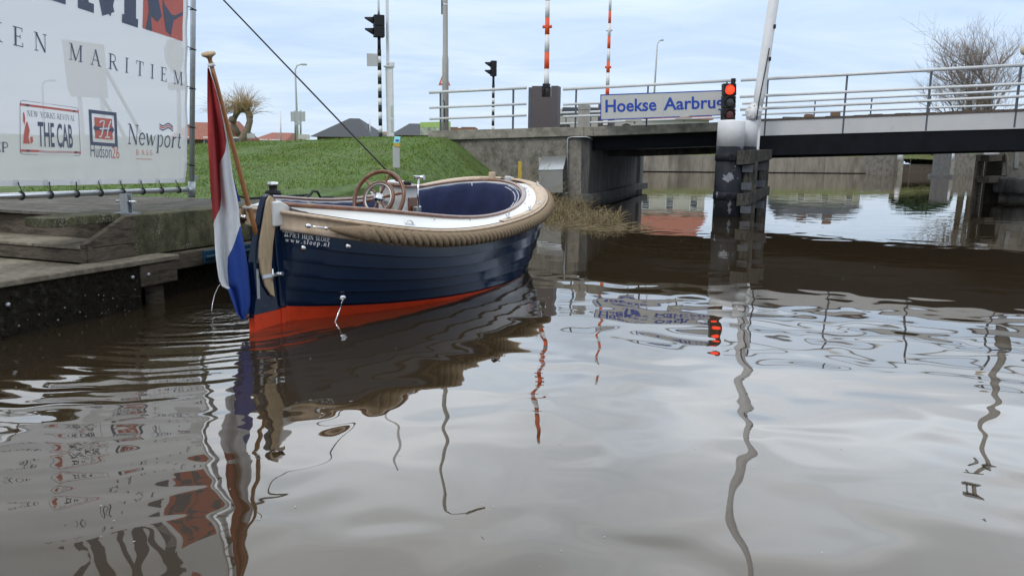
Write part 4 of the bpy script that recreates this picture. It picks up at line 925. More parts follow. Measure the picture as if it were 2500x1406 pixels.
h_ = hside(836, 727)
f = MB(); f.lathe(h_[1] + h_[2] * .004, [(.03, 0), (.03, .008), (.012, .014)], 16, h_[2]); e_ = atz(816, 792, -.02); f.tube([h_[1] + h_[2] * .02, e_], .007, 8); f.build('trim_tab_ram', M['chrome'], boat)
for px, py in ((1302, 570), (1297, 590)):
    pass
# rudder, outlined in the boat's centre plane
def cpz(px, py, o=0): 
    return onpl(px, py, S0 + SD * o, SD)
rud_o = [(652, 474), (660, 476), (672, 500), (668, 560), (664, 640), (672, 745), (686, 752), (687, 835), (619, 840), (614, 770), (620, 720), (612, 640), (618, 600), (634, 510), (643, 480)]
f = MB(); f.prism([cpz(x, y) - SD * .025 for x, y in rud_o if True], SD * .05)
rud = f.build('rudder', M['navy'], boat)
f = MB(); f.prism([cpz(x, y) - SD * .029 for x, y in ((614, 769), (684, 752), (689, 770), (690, 845), (619, 850))], SD * .058); f.build('rudder_tip', M['red'], rud)
f = MB(); f.prism([cpz(x, y, .03) for x, y in ((655, 477), (663, 482), (672, 500), (669, 545), (662, 600), (659, 650), (666, 715), (668, 725), (658, 720), (645, 700), (634, 665), (629, 630), (631, 590), (640, 535), (648, 490))], SD * .02); f.build('rudder_cheek', M['teakv'], rud, bevel=.006)
f = MB(); f.prism([cpz(x, y, -.03) - U * .03 for x, y in ((644, 482), (650, 482), (630, 600), (626, 640), (619, 640), (622, 600))], SD * .06); f.build('back_strip', M['steel'], rud)
f = MB(); f.prism([cpz(x, y, -.02) - U * .02 for x, y in ((617, 655), (624, 655), (627, 727), (620, 727))], SD * .05); f.build('tiller_strap', M['steel'], rud)
for y in (672,):
    p = cpz(660, y, .055); f = MB(); f.box(p - U * .04, (.11, .012, .03), ax=(U, SD, Z)); f.box(p + U * .08, (.10, .012, .028), ax=(U, SD, Z)); f.tube([p + U * .03 + Z * -.05, p + U * .03 + Z * .05], .011, 8); f.tube([p + U * .12 - Z * .01 - SD * .02, p + U * .12 + SD * .03], .018, 8); f.build('gudgeon', M['chrome'], rud)
# water jet
f = MB().tube([atY(541, 690, 7.0), atY(533, 700, 6.9), atY(524, 720, 6.8), atY(519, 742, 6.75), atY(517, 760, 6.72)], [.004, .004, .005, .006, .009], 6)
tag(f.build('cooling_water_jet', M['chrome']), 'thin arc of cooling water splashing into the canal below the flag', 'water jet')

# ------------------------------------------------------------------ ensign on its staff
en = thing('ensign', BP(-.3, 0, .6), 'red, white and blue flag hanging from a varnished wooden staff at the stern', 'flag')
pb = cpz(632, 596); pt_ = cpz(511, 140)
f = MB().tube([pb.lerp(pt_, i / 8) for i in range(9)], [lerp(.021, .016, i / 8) for i in range(9)], 12); f.build('staff', M['pole'], en)
d = (pt_ - pb).normalized()
f = MB().lathe(pt_, [(.018, -.01), (.026, .0), (.048, .012), (.052, .022), (.045, .034), (.0, .042)], 20, d); f.build('truck', M['teakv'], en)
f = MB().tube([pb - d * .24, pb + d * .02], .024, 14); f.tube([pb - d * .24, pb - d * .24 + U * .12], .01, 8); f.build('socket', M['chrome'], en)
for t in (.0, .215, .96):
    f = MB().tube([pb.lerp(pt_, t) - d * .006, pb.lerp(pt_, t) + d * .016], .027, 14); f.build('clip', M['whiteprint'], en)
FR = [(166, 506.5, 509.5, 510.5, 510.5), (200, 506, 521, 522.5, 522.5), (250, 506, 534, 536, 536), (300, 507, 545, 547.5, 547.5), (345, 508, 552, 556, 556), (370, 509, 549, 560, 560), (400, 510, 537, 564, 564), (430, 512, 538, 568, 568), (480, 515, 541, 578, 578), (510, 518, 536, 583, 583), (542, 521, 521, 585, 585), (556, 523, 523, 584, 587), (584, 524, 524, 575, 593), (605, 525, 525, 567, 597), (629, 527, 527, 557, 601), (659, 531, 531, 556, 606), (683, 535, 535, 558, 609), (700, 543, 543, 559, 611), (705, 556, 556, 560, 612), (745, 570, 570, 570, 613), (765, 578, 578, 578, 605), (781, 591, 591, 591, 595)]
ysF = [r_[0] for r_ in FR]; cols_ = []
fl = MB(); rows_ = []; NC = 8
for y in np.linspace(166, 781, 90):
    L_, b1, b2, R_ = [float(np.interp(y, ysF, [r_[k] for r_ in FR])) for k in (1, 2, 3, 4)]
    xs_ = [lerp(L_, b1, k / NC) for k in range(NC)] + [lerp(b1, b2, k / NC) for k in range(NC)] + [lerp(b2, R_, k / NC) for k in range(NC + 1)]
    r_ = []
    for k, x in enumerate(xs_):
        u_ = (x - L_) / max(R_ - L_, 1); amp = .035 * min(1, (y - 166) / 160)
        o_ = -.02 + amp * math.sin(u_ * 7.5 + y * .004) + amp * .6 * math.sin(u_ * 15 + 1.3 + y * .009) + .02 * math.sin(y * .02 + u_ * 3)
        r_.append(cpz(x, y, o_ + .03))
    rows_.append(r_)
yrow = np.linspace(166, 781, 90)
fl.grid(rows_, mfn=lambda i, j: 2 if yrow[i] > 702 else ((1 if yrow[i] > 540 else 0) if j < NC else (1 if j < 2 * NC or yrow[i] < 548 else 2)))
cl_ = fl.build('flag_cloth', [M['fred'], M['fwhite'], M['fblue']], en, recalc=False)
sm = cl_.modifiers.new('cloth', 'SOLIDIFY'); sm.thickness = .003; sm.use_rim = False
f = MB(); f.grid([[cpz(x0, y, -.03), cpz((x0 + x1) / 2, y, -.045), cpz(x1, y, -.035)] for y, x0, x1 in ((407, 560, 563), (440, 563, 572), (470, 566, 580), (492, 575, 588))]); f.build('flag_fold', M['fblue'], cl_, recalc=False)

# ------------------------------------------------------------------ bridge
def face(mb, pix, off0, depth, dirv=None, mi=0):
    mb.prism([bp(x, y, off0) for x, y in pix], (dirv or BN) * depth, mi)
ab = thing('bridge_abutment', bp(1300, 480), 'weathered grey concrete abutment wall with capping ledge below the left railing', 'abutment')
f = MB(); face(f, [(1046, 342), (1419, 332), (1419, 520), (1046, 560)], .10, .8); 
cA = bp(1419, 332, .10); cA2 = bp(1419, 520, .10)
zt = cA.z + .02; e1 = Vector((cA.x, cA.y, 0)); e2 = e1 + BW_ * .22 + BN * .18; e3 = e2 + CHD * 9.2; e4 = e3 + BW_ * .1 + CHD * .2; e5 = e4 + CHD * .9; e6 = e5 - BW_ * 5; e7 = e1 - BW_ * .0 + BN * .0 - BW_ * 4.5 + CHD * 10
f.build('wing_wall', M['conc'], ab)
f = MB(); f.prism([Vector((p.x, p.y, zt)) for p in (e1 + BN * .0, e2, e3, e4, e5, e6, e7, e1 - BW_ * 4.5 + BN * .85, e1 + BN * .85 - BW_ * .01)], (0, 0, -zt - .5)); f.build('pier_wall', M['concs'], ab)
f = MB(); q0 = [e1 + BW_ * -.25 - BN * .15, e1 + BW_ * .12 - BN * .15, e2 + BW_ * .16 - BN * .05, e3 + BW_ * .16, e5 + BW_ * .2 + CHD * .1, e5 - BW_ * .3 + CHD * .1, e2 - BW_ * .6 + BN * .3]
f.prism([Vector((p.x, p.y, .36)) for p in q0], (0, 0, -.24)); f.build('plinth', M['concs'], ab, bevel=.01)
f = MB(); face(f, [(1045, 320), (1425, 309.5), (1425, 332), (1045, 343.5)], 0, .5); face(f, [(1425.3, 309.5), (1448, 309.5), (1448, 333), (1425.3, 332)], .03, .5); f.build('capping', M['concl'], ab, bevel=.012)
f = MB(); a_ = bp(1046, 322, .5); b_ = bp(1448, 312, .5); f.prism([a_, b_, b_ + CHD * 10.2, a_ + CHD * 10.2 - BW_ * .5, a_], (0, 0, -.3)); struct(f.build('road', M['pave']))
f = MB().tube([bp(1385.5, 470, .04), bp(1385.5, 345, .04), bp(1387, 337.5, .04), bp(1394, 335, .04), bp(1430, 334.5, .0), bp(1440, 337, .05), bp(1447, 342, .2)], .022, 8); f.tube([bp(1385.5, 470, .04), bp(1383, 472, .04), bp(1372, 473, .02)], .022, 8)
tag(f.build('conduit', M['galv']), 'pale pipe running up the abutment and bending over below the ledge', 'pipe')

br = thing('bridge', bp(1900, 330), 'road bridge with concrete approach span and white-edged black steel lifting span', 'bridge')
f = MB(); face(f, [(1448.4, 310), (1757, 298.6), (1852, 295), (1852, 318), (1757, 320.7), (1448.4, 333)], 0, .6); f.build('edge_beam', M['concl'], br, bevel=.012)
f = MB(); face(f, [(1449, 332), (1852, 317), (1852, 350), (1449, 362)], .55, .35); 
a_ = bp(1449, 345, .6); b_ = bp(1852, 330, .6)
f.prism([a_, b_, b_ + CHD * 9, a_ + CHD * 9], (0, 0, -.25)); f.build('approach_girder', M['bblack'], br)
f = MB(); a_ = bp(1449, 312, .6); b_ = bp(1852, 297, .6); f.prism([a_, b_, b_ + CHD * 9.4, a_ + CHD * 9.4], (0, 0, -.1)); f.build('approach_deck', M['pave'], br)
for k in range(3):
    f = MB(); o_ = 2.5 + k * 2.6; a_ = bp(1449, 345, .6) + CHD * o_; b_ = bp(1852, 330, .6) + CHD * o_; f.prism([a_, b_, b_ - Z * .42, a_ - Z * .42], CHD * .4); f.build('cross_girder', M['concs'], br)
f = MB(); face(f, [(1853, 295.5), (1870, 295), (2185, 283), (2500, 271.5), (2900, 258), (2900, 300), (2500, 314.3), (2185, 322.5), (1853, 332)], 0, .06); f.build('fascia', M['fascia'], br)
f = MB(); face(f, [(1853, 331.5), (2185, 322), (2500, 314), (2900, 300), (2900, 355), (2500, 366), (2185, 373), (1853, 380)], .03, .4); f.build('main_girder', M['bblack'], br)
f = MB()
k = 1853
while k < 2900:
    k2 = k + random.uniform(26, 40); jz = random.uniform(-.012, .012)
    y0 = 290.5 - (k - 1853) * .0372; y1 = 290.5 - (k2 - 2 - 1853) * .0372
    f.prism([bp(k, y0, -.02) + Z * jz, bp(k2 - 1, y1, -.02) + Z * jz, bp(k2 - 1, y1 + 5.5, -.02), bp(k, y0 + 5.5, -.02)], BN * .5); k = k2
f.build('deck_planks', M['brickcap'], br)
a_ = bp(1853, 305, .5); b_ = bp(2900, 268, .5); f = MB(); f.prism([a_, b_, b_ + CHD * 9.5, a_ + CHD * 9.5], (0, 0, -.3)); f.build('span_deck', M['bblack'], br)
f = MB(); f.prism([a_ + CHD * 9 , b_ + CHD * 9, b_ + CHD * 9 - Z * .9, a_ + CHD * 9 - Z * .9], CHD * .3); f.build('main_girder', M['bblack'], br)

def railing(label, posts, rails, off=0, pr_=.03, rr_=.035, ext=0):
    b0_ = bp(posts[0][0], posts[0][2], off); o = thing('railing', b0_, label, 'railing', 'bridge railings')
    for x0, y0, y1, x1 in posts:
        B_ = bp(x1, y1, off); T = bp(x0, y0, off); f = MB(); f.box((B_ + Vector((B_.x, B_.y, T.z))) / 2 + BN * .03, (.075, .04, T.z - B_.z + .01), ax=(BN, BW_, Z)); f.build('post', M['railpost'], o)
    for x0, y0, x1, y1, r_ in rails:
        f = MB().tube([bp(x0, y0, off - .02), bp(x1, y1, off - .02)], r_, 10); f.build('rail', M['rail'], o)
    return o
railing('short grey and white railing in front of the beige lamp post', [(1075, 223, 319, 1075), (1252, 214, 314, 1251.5)], [(1048, 226.5, 1286, 215, .042), (1048.5, 263.7, 1285, 254.2, .034), (1049, 291, 1285, 282, .034)])
railing('long white railing behind the blue lettered name board', [(1405, 214, 312, 1404), (1580, 205, 308, 1578), (1771, 194, 300, 1769)], [(1375, 218.5, 1797.5, 196.3, .042), (1375, 256, 1797, 238, .034), (1375, 285.5, 1797, 270, .034)])
railing('tall white railing with slate posts along the lifting span', [(1871, 191, 331, 1866), (2067, 180, 326, 2057), (2272, 169, 319, 2260), (2489, 156, 311, 2476), (2700, 144, 304, 2685)], [(1808.5, 196.2, 2500, 159.2, .042), (2500, 159.2, 2850, 140.5, .042), (1806, 237, 2850, 189, .036), (1807, 268, 2850, 219, .036)])
railing('far white railing glimpsed beyond the dark cabinet and name board', [(1442, 272, 309, 1441.5), (1382, 275, 312, 1381)], [(1362, 276.5, 1790, 262, .045), (1362, 303, 1790, 286, .04)], 9.6)
railing('far white railing on the opposite side of the lifting span', [(1856, 250, 300, 1855), (1989, 246, 292, 1987), (2127, 240, 286, 2125), (2271, 236, 280, 2268), (2422, 230, 275, 2420), (2580, 224, 270, 2577)], [(1812, 253.5, 2700, 212, .045), (1812, 281, 2700, 248, .04)], 9.6)

# name board
sb = thing('name_board', bp(1620, 262, -.5), 'white bridge name board with blue border and blue lettering on the railing', 'sign')
SO = -.45
def sp(x, y, l=0): return bp(x, y, SO - l)
ctr = [(1465.5, 231.3), (1793, 219.5), (1793, 281), (1466, 294)]
f = MB(); face(f, ctr, SO, .06); f.build('panel', M['signw'], sb)
mb = MB()
def bar(mb, x0, y0, x1, y1, w_, l=.004): mb.add([sp(x0, y0, l), sp(x1, y1, l), sp(x1, y1 + w_, l), sp(x0, y0 + w_, l)], [(0, 1, 2, 3)])
bar(mb, 1465.5, 231.3, 1793, 219.5, 2.4); bar(mb, 1466, 292, 1660, 284.3, 2); bar(mb, 1682, 283.4, 1793, 279, 2)
mb.add([sp(1465.5, 231.5, .005), sp(1467.7, 231.4, .005), sp(1467.9, 294, .005), sp(1466, 294, .005)], [(0, 1, 2, 3)]); mb.build('border', M['signb'], sb, recalc=False)
mb = MB()
def board_text(t, x0, y0, x1, y1, cap):
    t3 = sans(t, .02); stamp_sans(mb, t3, lambda x, y, l: sp(lerp(x0, x1, x / t3[2]), lerp(y0, y1, x / t3[2]) - y * cap, .006), 1, 1)
board_text('Hoekse', 1478, 274.3, 1602.5, 269.7, 30); mb.build('lettering', M['signb'], sb, recalc=False); mb = MB(); board_text('Aarbrug', 1620, 268.8, 1768, 263.5, 30); mb.build('lettering', M['signb'], sb, recalc=False)
f = MB(); f.add([sp(1620.3, 226, .0045), sp(1620.9, 226, .0045), sp(1620.4, 288, .0045), sp(1619.8, 288, .0045)], [(0, 1, 2, 3)]); f.build('panel_joint', M['signback'], sb, recalc=False)
for x in (1546, 1669): f = MB(); a_ = sp(x, 295 - (x - 1546) * .04, 0); f.box(a_ + BN * .02, (.42, .12, .05), ax=(BW_, BN, Z)); f.tube([a_ + BN * .1, a_ + BN * .45 - Z * .05], .02, 8); f.build('bracket', M['boxl'], sb)

# barriers
def barrier(label, px, ytop, Y, ybase, w_, bands, lean=0, group='raised road barriers'):
    b_ = atY(px, ybase, Y); o = thing('barrier', b_, label, 'barrier', group)
    return o, b_
BY1 = 23.3
def cabinet(o, pts_front, Y, depth, m_):
    pass
b1, _ = barrier('nearer raised red and white barrier arm rising from a dark brown cabinet', 1330, 0, BY1, 308, .1, [])
ax_ = BW_; c0_ = atY(1332, 307, BY1); zt_ = atY(1332, 210, BY1).z; hgt_ = zt_ - c0_.z
cbx = MB(); cc = c0_ + BN * .25
cbx.box(cc + Z * (hgt_ * .5 - .2) - ax_ * .29, (.30, .46, hgt_ + .4), ax=(ax_, BN, Z)); cbx.box(cc + Z * (hgt_ * .36 - .2) + ax_ * .0, (.28, .46, hgt_ * .72 + .4), ax=(ax_, BN, Z)); cbx.box(cc + Z * (hgt_ * .5 - .2) + ax_ * .24, (.2, .46, hgt_ + .4), ax=(ax_, BN, Z)); 
cbx.box(cc + Z * (hgt_ * .5 - .2) + ax_ * -.06 + BN * .18, (.2, .1, hgt_ + .4), ax=(ax_, BN, Z))
cbx.build('cabinet', M['cab'], b1)
f = MB(); f.box(cc - ax_ * .50 + Z * (hgt_ * .49 - .2), (.10, .40, hgt_ + .35), ax=(ax_, BN, Z)); f.build('side_door', M['railpost'], b1)
p0 = atY(1334, 212, BY1 + .1); p1 = atY(1339.5, -165, BY1 + .1); dd = p1 - p0
f = MB()
def banded(mb, p0, p1, ysec, y0, y1, r0_, r1_, n=14):
    for ya, yb, c_ in ysec:
        t0, t1 = (y0 - ya) / (y0 - y1), (y0 - yb) / (y0 - y1)
        mb.tube([p0.lerp(p1, t0), p0.lerp(p1, t1)], [lerp(r0_, r1_, t0), lerp(r0_, r1_, t1)], n, mi=c_)
sec = [(212, 168, 0), (168, 126, 1), (126, 83, 0), (83, 41, 1), (41, 0, 0), (0, -42, 1), (-42, -84, 0), (-84, -126, 1), (-126, -165, 0)]
banded(f, p0, p1, sec, 212, -165, .079, .05); f.build('arm', [M['wpaint'], M['orange']], b1)
for y in (63, -45): 
    c_ = p0.lerp(p1, (212 - y) / 377); f = MB().tube([c_ - ax_ * .135, c_ + ax_ * .135], .045, 10); f.build('arm_lamp', M['orange'], b1)
f = MB(); f.box(p0 + Z * .02, (.2, .16, .12), ax=(ax_, BN, Z)); f.build('hinge', M['black'], b1)
BY2 = 31.5
b2, _ = barrier('farther slimmer raised red and white barrier arm behind the name board', 1480, 0, BY2, 312, .1, [])
p0 = atY(1481.5, 268, BY2); p1 = atY(1490.5, -15, BY2); f = MB()
sec = [(268, 232, 0), (232, 208, 1), (208, 177, 0), (177, 148, 1), (148, 118, 0), (118, 88, 1), (88, 57, 0), (57, 27, 1), (27, -15, 0)]
banded(f, p0, p1, sec, 268, -15, .078, .05); f.build('arm', [M['wpaint'], M['orange']], b2)
for y, m_ in ((163, 'orange'), (73, 'wpaint')):
    c_ = p0.lerp(p1, (268 - y) / 283); f = MB().tube([c_ - ax_ * .12, c_ + ax_ * .12], .045, 10); f.build('arm_lamp', M[m_], b2)
f = MB(); c_ = atY(1480, 312, BY2); f.box(c_ + Z * .42, (.62, .5, 1.0), ax=(ax_, BN, Z)); f.build('cabinet', M['cab'], b2)
f = MB(); c_ = atY(1478, 300, BY2 - .3); f.box(c_, (.18, .02, .2), ax=(ax_, BN, Z)); f.build('notice', M['whiteprint'], b2)

gc = thing('grey_cabinet', bp(1425, 312, .6), 'small light grey utility cabinet on the bridge beside the name board', 'cabinet')
f = MB(); a_ = bp(1425, 312, .6); z1 = bp(1425, 269.5, .6).z - a_.z; zt2 = bp(1425, 257.5, .6).z - a_.z
f.box(a_ + Z * z1 / 2, (.30, .26, z1), ax=(BW_, BN, Z)); f.build('body', M['boxl'], gc, bevel=.008)
f = MB(); f.box(a_ + Z * (z1 + zt2) / 2 + Z * .003, (.31, .28, zt2 - z1), ax=(BW_, BN, Z)); f.build('lid', M['boxl'], gc, bevel=.008)

# metal hood box on the abutment wall, marker post
mb_ = thing('metal_box', bp(1347, 440), 'grey steel box with sloping lid on the abutment wall above the reeds', 'box')
f = MB(); o0 = -.32; f.prism([bp(1315, 417, o0), bp(1315, 472, o0), bp(1315, 472, .1), bp(1315, 385, .1)], bp(1374, 415.4, o0) - bp(1315, 417, o0)); f.build('body', M['boxg'], mb_, bevel=.006)
f = MB(); q_ = [bp(1315, 417, o0) - BN * .015, bp(1375, 415.3, o0) - BN * .015, bp(1375, 415.3, o0) + BN * .42 + Z * .36, bp(1315, 417, o0) + BN * .42 + Z * .36]; f.prism([p + Z * .008 for p in q_], (0, 0, .015)); f.build('lid', M['alu'], mb_)
f = MB(); a_ = atY(1263, 470, 20.8); t_2 = atY(1263.5, 394, 20.8); f.prism([a_, a_ + BW_ * .12, t_2 + BW_ * .11, t_2 + BW_ * .02], BN * .06); tag(f.build('marker_post', M['yellow'], bevel=.006), 'faded yellow marker post leaning among the reeds', 'post')

# bollards, ship signal, fender, boom
def bollard(c, r_, zt, zb, label):
    o = thing('steel_bollard', Vector((c.x, c.y, 0)), label, 'bollard')
    f = MB().lathe(Vector((c.x, c.y, -.6)), [(r_, 0), (r_, .6 + zb)], 32); f.build('lower_tube', M['bollk'], o)
    f = MB().lathe(Vector((c.x, c.y, zb)), [(r_ + .002, 0), (r_ + .002, zt - zb - .03), (r_ - .02, zt - zb), (.01, zt - zb + .02)], 32); f.build('white_top', M['wpaint'], o); return o
BC1 = atz(1773, 530, 0) + Vector((.08, .32, 0)); r1 = .325
z1t = zat(293, 1777, BC1.y - .3); z1b = zat(358, 1777, BC1.y - .3)
bl = bollard(BC1, r1, z1t, z1b, 'thick black steel pile with white painted top below the red signal')
for y in (384, 480):
    zz = zat(y, 1770, BC1.y - .3); f = MB().lathe(Vector((BC1.x, BC1.y, zz - .09)), [(r1 + .004, 0), (r1 + .018, .004), (r1 + .018, .19), (r1 + .004, .194)], 32)
    for dx in (-.035, .035): 
        an = -1.68; p = BC1 + Vector((math.cos(an), math.sin(an), 0)) * (r1 + .03) + Vector((dx, 0, zz))
        f.box(p, (.02, .05, .16))
    for dz in (-.05, 0, .05): f.box(BC1 + Vector((math.cos(-1.68), math.sin(-1.68), 0)) * (r1 + .04) + Vector((0, 0, zz + dz)), (.14, .02, .02))
    f.build('clamp_band', M['bollk'], bl)
BC2 = BC1 + Vector((.53, .6, 0)); bl2 = bollard(BC2, .30, zat(293.5, 1820, BC2.y - .3), zat(358, 1820, BC2.y - .3), 'second black and white steel pile tucked behind the thick one')
tf = thing('timber_fender', atz(1840, 525, 0), 'grey timber fender of posts and heavy beams beside the steel pile', 'fender')
FY = BC1.y - .25
FDX = (atY(1886, 370, FY + 1.1) - atY(1835, 368, FY)); FDX.z = 0; FDX.normalize(); FNX = Vector((FDX.y, -FDX.x, 0))
for x0, y_t, wd_, yb in ((1827, 380, .35, 530), (1861, 380, .27, 520)):
    c_ = atY(x0, y_t, FY + .2 + (x0 - 1823) * .02); f = MB(); f.box((c_.x, c_.y, (c_.z - .6) / 2), (wd_, wd_, c_.z + .6), math.atan2(FDX.y, FDX.x) * .3); f.build('post', M['fend'], tf, bevel=.01)
for y0, y1, hgt2 in ((367, 402, .33), (472, 503, .29)):
    a_ = atY(1800, y0 + 2, FY - .1); b_ = atY(1833 if y0 < 400 else 1829, y0, FY - .12); c_ = atY(1886 if y0 < 400 else 1880, y0 - (2 if y0 < 400 else 17), FY + .9)
    f = MB(); f.prism([a_, b_, b_ - Z * hgt2, a_ - Z * hgt2], Vector((.02, .25, 0))); f.prism([b_ + Vector((.003, 0, .002)), c_, c_ - Z * hgt2 * .75, b_ + Vector((.003, 0, -hgt2))], Vector((-.06, .2, 0))); f.build('beam', M['fend'], tf, bevel=.01)
for x, y in ((1825, 412), (1858, 408), (1822, 455), (1856, 449), (1820, 512), (1853, 500)):
    f = MB(); p = atY(x, y, FY - .03 + (x - 1823) * .022); f.box(p, (.25, .03, .17)); f.build('steel_plate', M['plate'], tf)
# ship traffic light
sgn = thing('ship_signal', BC1 + Vector((.1, .5, 2.3)), 'dark three-lamp ship signal on the white pile with its top lamp glowing red', 'traffic light')
SY = BC1.y + .38
f = MB()
for y0, y1, x0, x1 in ((204, 233, 1767, 1798), (234, 264, 1766, 1796.5), (265, 312, 1764.5, 1795.5)): f.prism([atY(x0, y0, SY), atY(x1, y0 + .5, SY), atY(x1, y1 + .5, SY), atY(x0, y1, SY)], Vector((0, .22, 0)))
f.box(atY(1790, 199, SY + .1), (.1, .08, .14)); f.build('housing', M['black'], sgn, bevel=.012)
for y, m_ in ((219.5, 'redlit'), (249.5, 'lens'), (280, 'lensr')):
    c_ = atY(1782 - (y - 219) * .02, y, SY - .015); ad = Vector((-.16, -1, 0)).normalized(); f = MB().lathe(c_, [(.118, 0), (.115, .012), (.08, .03), (.0, .04)], 24, ad); f.build('lamp', M[m_], sgn)
    f = MB(); f.grid([[c_ + Vector((math.cos(a) * .135, -k, math.sin(a) * .135)) for a in [R(-10 + 200 * i / 16) for i in range(17)]] for k in (0, .07)]); v_ = f.build('visor', M['black'], sgn); sl_ = v_.modifiers.new('s', 'SOLIDIFY'); sl_.thickness = .008
f = MB().tube([Vector((BC1.x + .12, SY + .12, z1t - .4)), Vector((BC1.x + .12, SY + .12, z1t + .2))], .05, 10); f.build('mount', M['railpost'], sgn)

bm_ = thing('lifting_boom', bp(1838, 380, .1), 'long white steel boom leaning right from a round pivot beside the piles', 'boom')
OFFB = -1.0
P0 = bp(1847, 284, OFFB); P1 = bp(1889, 0, OFFB); dB = (P1 - P0).normalized()
f = MB(); f.tube([P0, P0 + dB * .55, P0 + dB * 1.0, P0 + dB * 11.2], [.09, .135, .128, .10], 14); f.build('arm', M['wpaint'], bm_)
f = MB().lathe(bp(1840, 273, OFFB) - BN * .1, [(.0, -.02), (.2, .0), (.2, .16), (.0, .18)], 26, BN); f.build('pivot', M['wpaint'], bm_)
for k in range(8):
    a = k * .785; f = MB().ball(bp(1840, 273, OFFB) - BN * .12 + BW_ * .15 * math.cos(a) + Z * .15 * math.sin(a), .018, 6); f.build('bolt', M['wpaint'], bm_)
f = MB(); c_ = bp(1843, 273, OFFB + .12); b_ = bp(1838, 380, OFFB + .12); f.prism([c_ - BW_ * .2, c_ + BW_ * .16, Vector((c_.x, c_.y, 0)) + BW_ * .16 + Z * 1.5, Vector((c_.x, c_.y, 0)) - BW_ * .2 + Z * 1.5], BN * .2); f.build('pedestal', M['wpaint'], bm_)
f = MB().tube([P0 - BN * .14 - Z * .1, P0 + dB * .35 - BN * .15, P0 + dB * 1.1 - BN * .14 + BW_ * .04, P0 + dB * 1.6 - BN * .12 + BW_ * .06], .012, 6); f.build('hose', M['rubber'], bm_)
for s_ in (1.35, 2.1, 3.1, 3.3): f = MB(); f.box(P0 + dB * s_ + BW_ * .1 - BN * .06, (.06, .08, .09)); f.build('clip', M['black'], bm_)

# poles and signals standing on the embankment
def gz(px, Y): 
    X = (px - 1250) / FPX * Y; return hgt(X, Y)
def stripes(mb, p0, p1, r_, n, first=0):
    for k in range(n): mb.tube([p0.lerp(p1, k / n), p0.lerp(p1, (k + 1) / n)], r_, 12, mi=(k + first) % 2)
def signal(label, px, Y, ybase, ystripe, yneck, ybody1, ybody0, wpx, vis):
    s_ = Y / FPX; b_ = atY(px, ybase, Y); o = thing('road_signal', b_ - Z * .4, label, 'traffic light', 'bridge road signals')
    V = lambda y: Vector((b_.x, b_.y, atY(px, y, Y).z))
    f = MB(); pts = V(ybase + 12), V(ystripe); stripes(f, pts[0].lerp(pts[1], .0), pts[1], .058, 13 if Y < 30 else 11, 0); f.build('pole', [M['black'], M['wpaint']], o)
    f = MB().tube([V(ystripe), V(yneck)], .05, 12); f.build('neck', M['black'], o)
    c_ = (V(ybody0) + V(ybody1)) / 2; hh_ = (V(ybody0) - V(ybody1)).length; w2 = wpx * s_
    for k in (0, 1):
        f = MB(); f.box(c_ + Z * hh_ * (.25 - .5 * k), (w2, w2 * .9, hh_ * .495), R(20)); f.build('housing', M['black'], o, bevel=.02)
        f = MB(); top = c_ + Z * hh_ * (.42 - .5 * k) + Vector((-w2 * .5, -.02, 0)); tip = top + Vector((-vis * s_, -.02, -.02))
        f.grid([[top + Vector((0, math.cos(a) * .13, -.13 + math.sin(a) * .13)), tip + Vector((0, math.cos(a) * .05, -.02 + math.sin(a) * .03))] for a in [R(-40 + 260 * i / 14) for i in range(15)]]); v_ = f.build('visor', M['black'], o); v_.modifiers.new('s', 'SOLIDIFY').thickness = .012
    return o, V
s1, V1 = signal('large black road signal on a striped pole with a grey plate at the left', 929, 24.2, 329, 121, 91, 92, 38, 24, 20)
f = MB(); p = V1(148) + Vector((-.2, -.06, 0)); f.prism([p + Vector((-.18, .05, .2)), p + Vector((.16, -.02, .18)), p + Vector((.16, -.02, -.18)), p + Vector((-.18, .05, -.18))], Vector((.01, .03, 0))); f.build('back_plate', M['signback'], s1)
f = MB().tube([V1(38), V1(24), V1(-60)], [.04, .03, .03], 8); f.build('top_pole', M['galv'], s1)
s2, V2 = signal('smaller distant black road signal on a striped pole seen behind the left railing', 1203.5, 33, 318, 206, 187, 187, 149, 13, 14)
def tagm(o, l, c, g=None): return tag(o, l, c, g)
cm = thing('camera_mast', atY(953, 328, 24.4) - Z * .4, 'white camera mast with a boxy lower cabinet beside the striped signal pole', 'mast')
f = MB(); a_ = atY(953, 340, 24.4); t_3 = atY(953, 163, 24.4); f.prism([a_ + Vector((-.11, 0, 0)), a_ + Vector((.1, -.02, 0)), Vector((a_.x + .09, a_.y - .02, t_3.z)), Vector((a_.x - .13, a_.y, t_3.z))], Vector((0, .2, 0))); f.build('cabinet', M['wpaint'], cm, bevel=.015)
f = MB(); 
for y0, y1 in ((258, 285), (292, 322)): 
    p0 = atY(957, y0, 24.36); p1 = atY(957, y1, 24.36); f.box((p0 + p1) / 2, (.07, .012, (p0 - p1).length))
f.build('hatch', M['signw'], cm)
f = MB().tube([Vector((a_.x - .06, a_.y + .1, t_3.z)), Vector((a_.x - .06, a_.y + .1, t_3.z + .1)), Vector((a_.x - .06, a_.y + .1, 9.5))], [.055, .05, .045], 10); f.build('pole', M['wpaint'], cm)
f = MB(); f.box(Vector((a_.x + .08, a_.y, t_3.z + .06)), (.14, .12, .07)); f.box(Vector((a_.x + .05, a_.y, t_3.z + .11)), (.2, .08, .03)); f.box(Vector((a_.x - .02, a_.y + .08, t_3.z + .004)), (.3, .3, .03)); f.build('sensor_head', M['wpaint'], cm)
lp = thing('lamp_post', bp(1086, 318, .9), 'tall beige concrete lamp post behind the left railing', 'lamp post')
b_ = bp(1087.5, 318, .9); zz = lambda y: bp(1087, y, .9).z
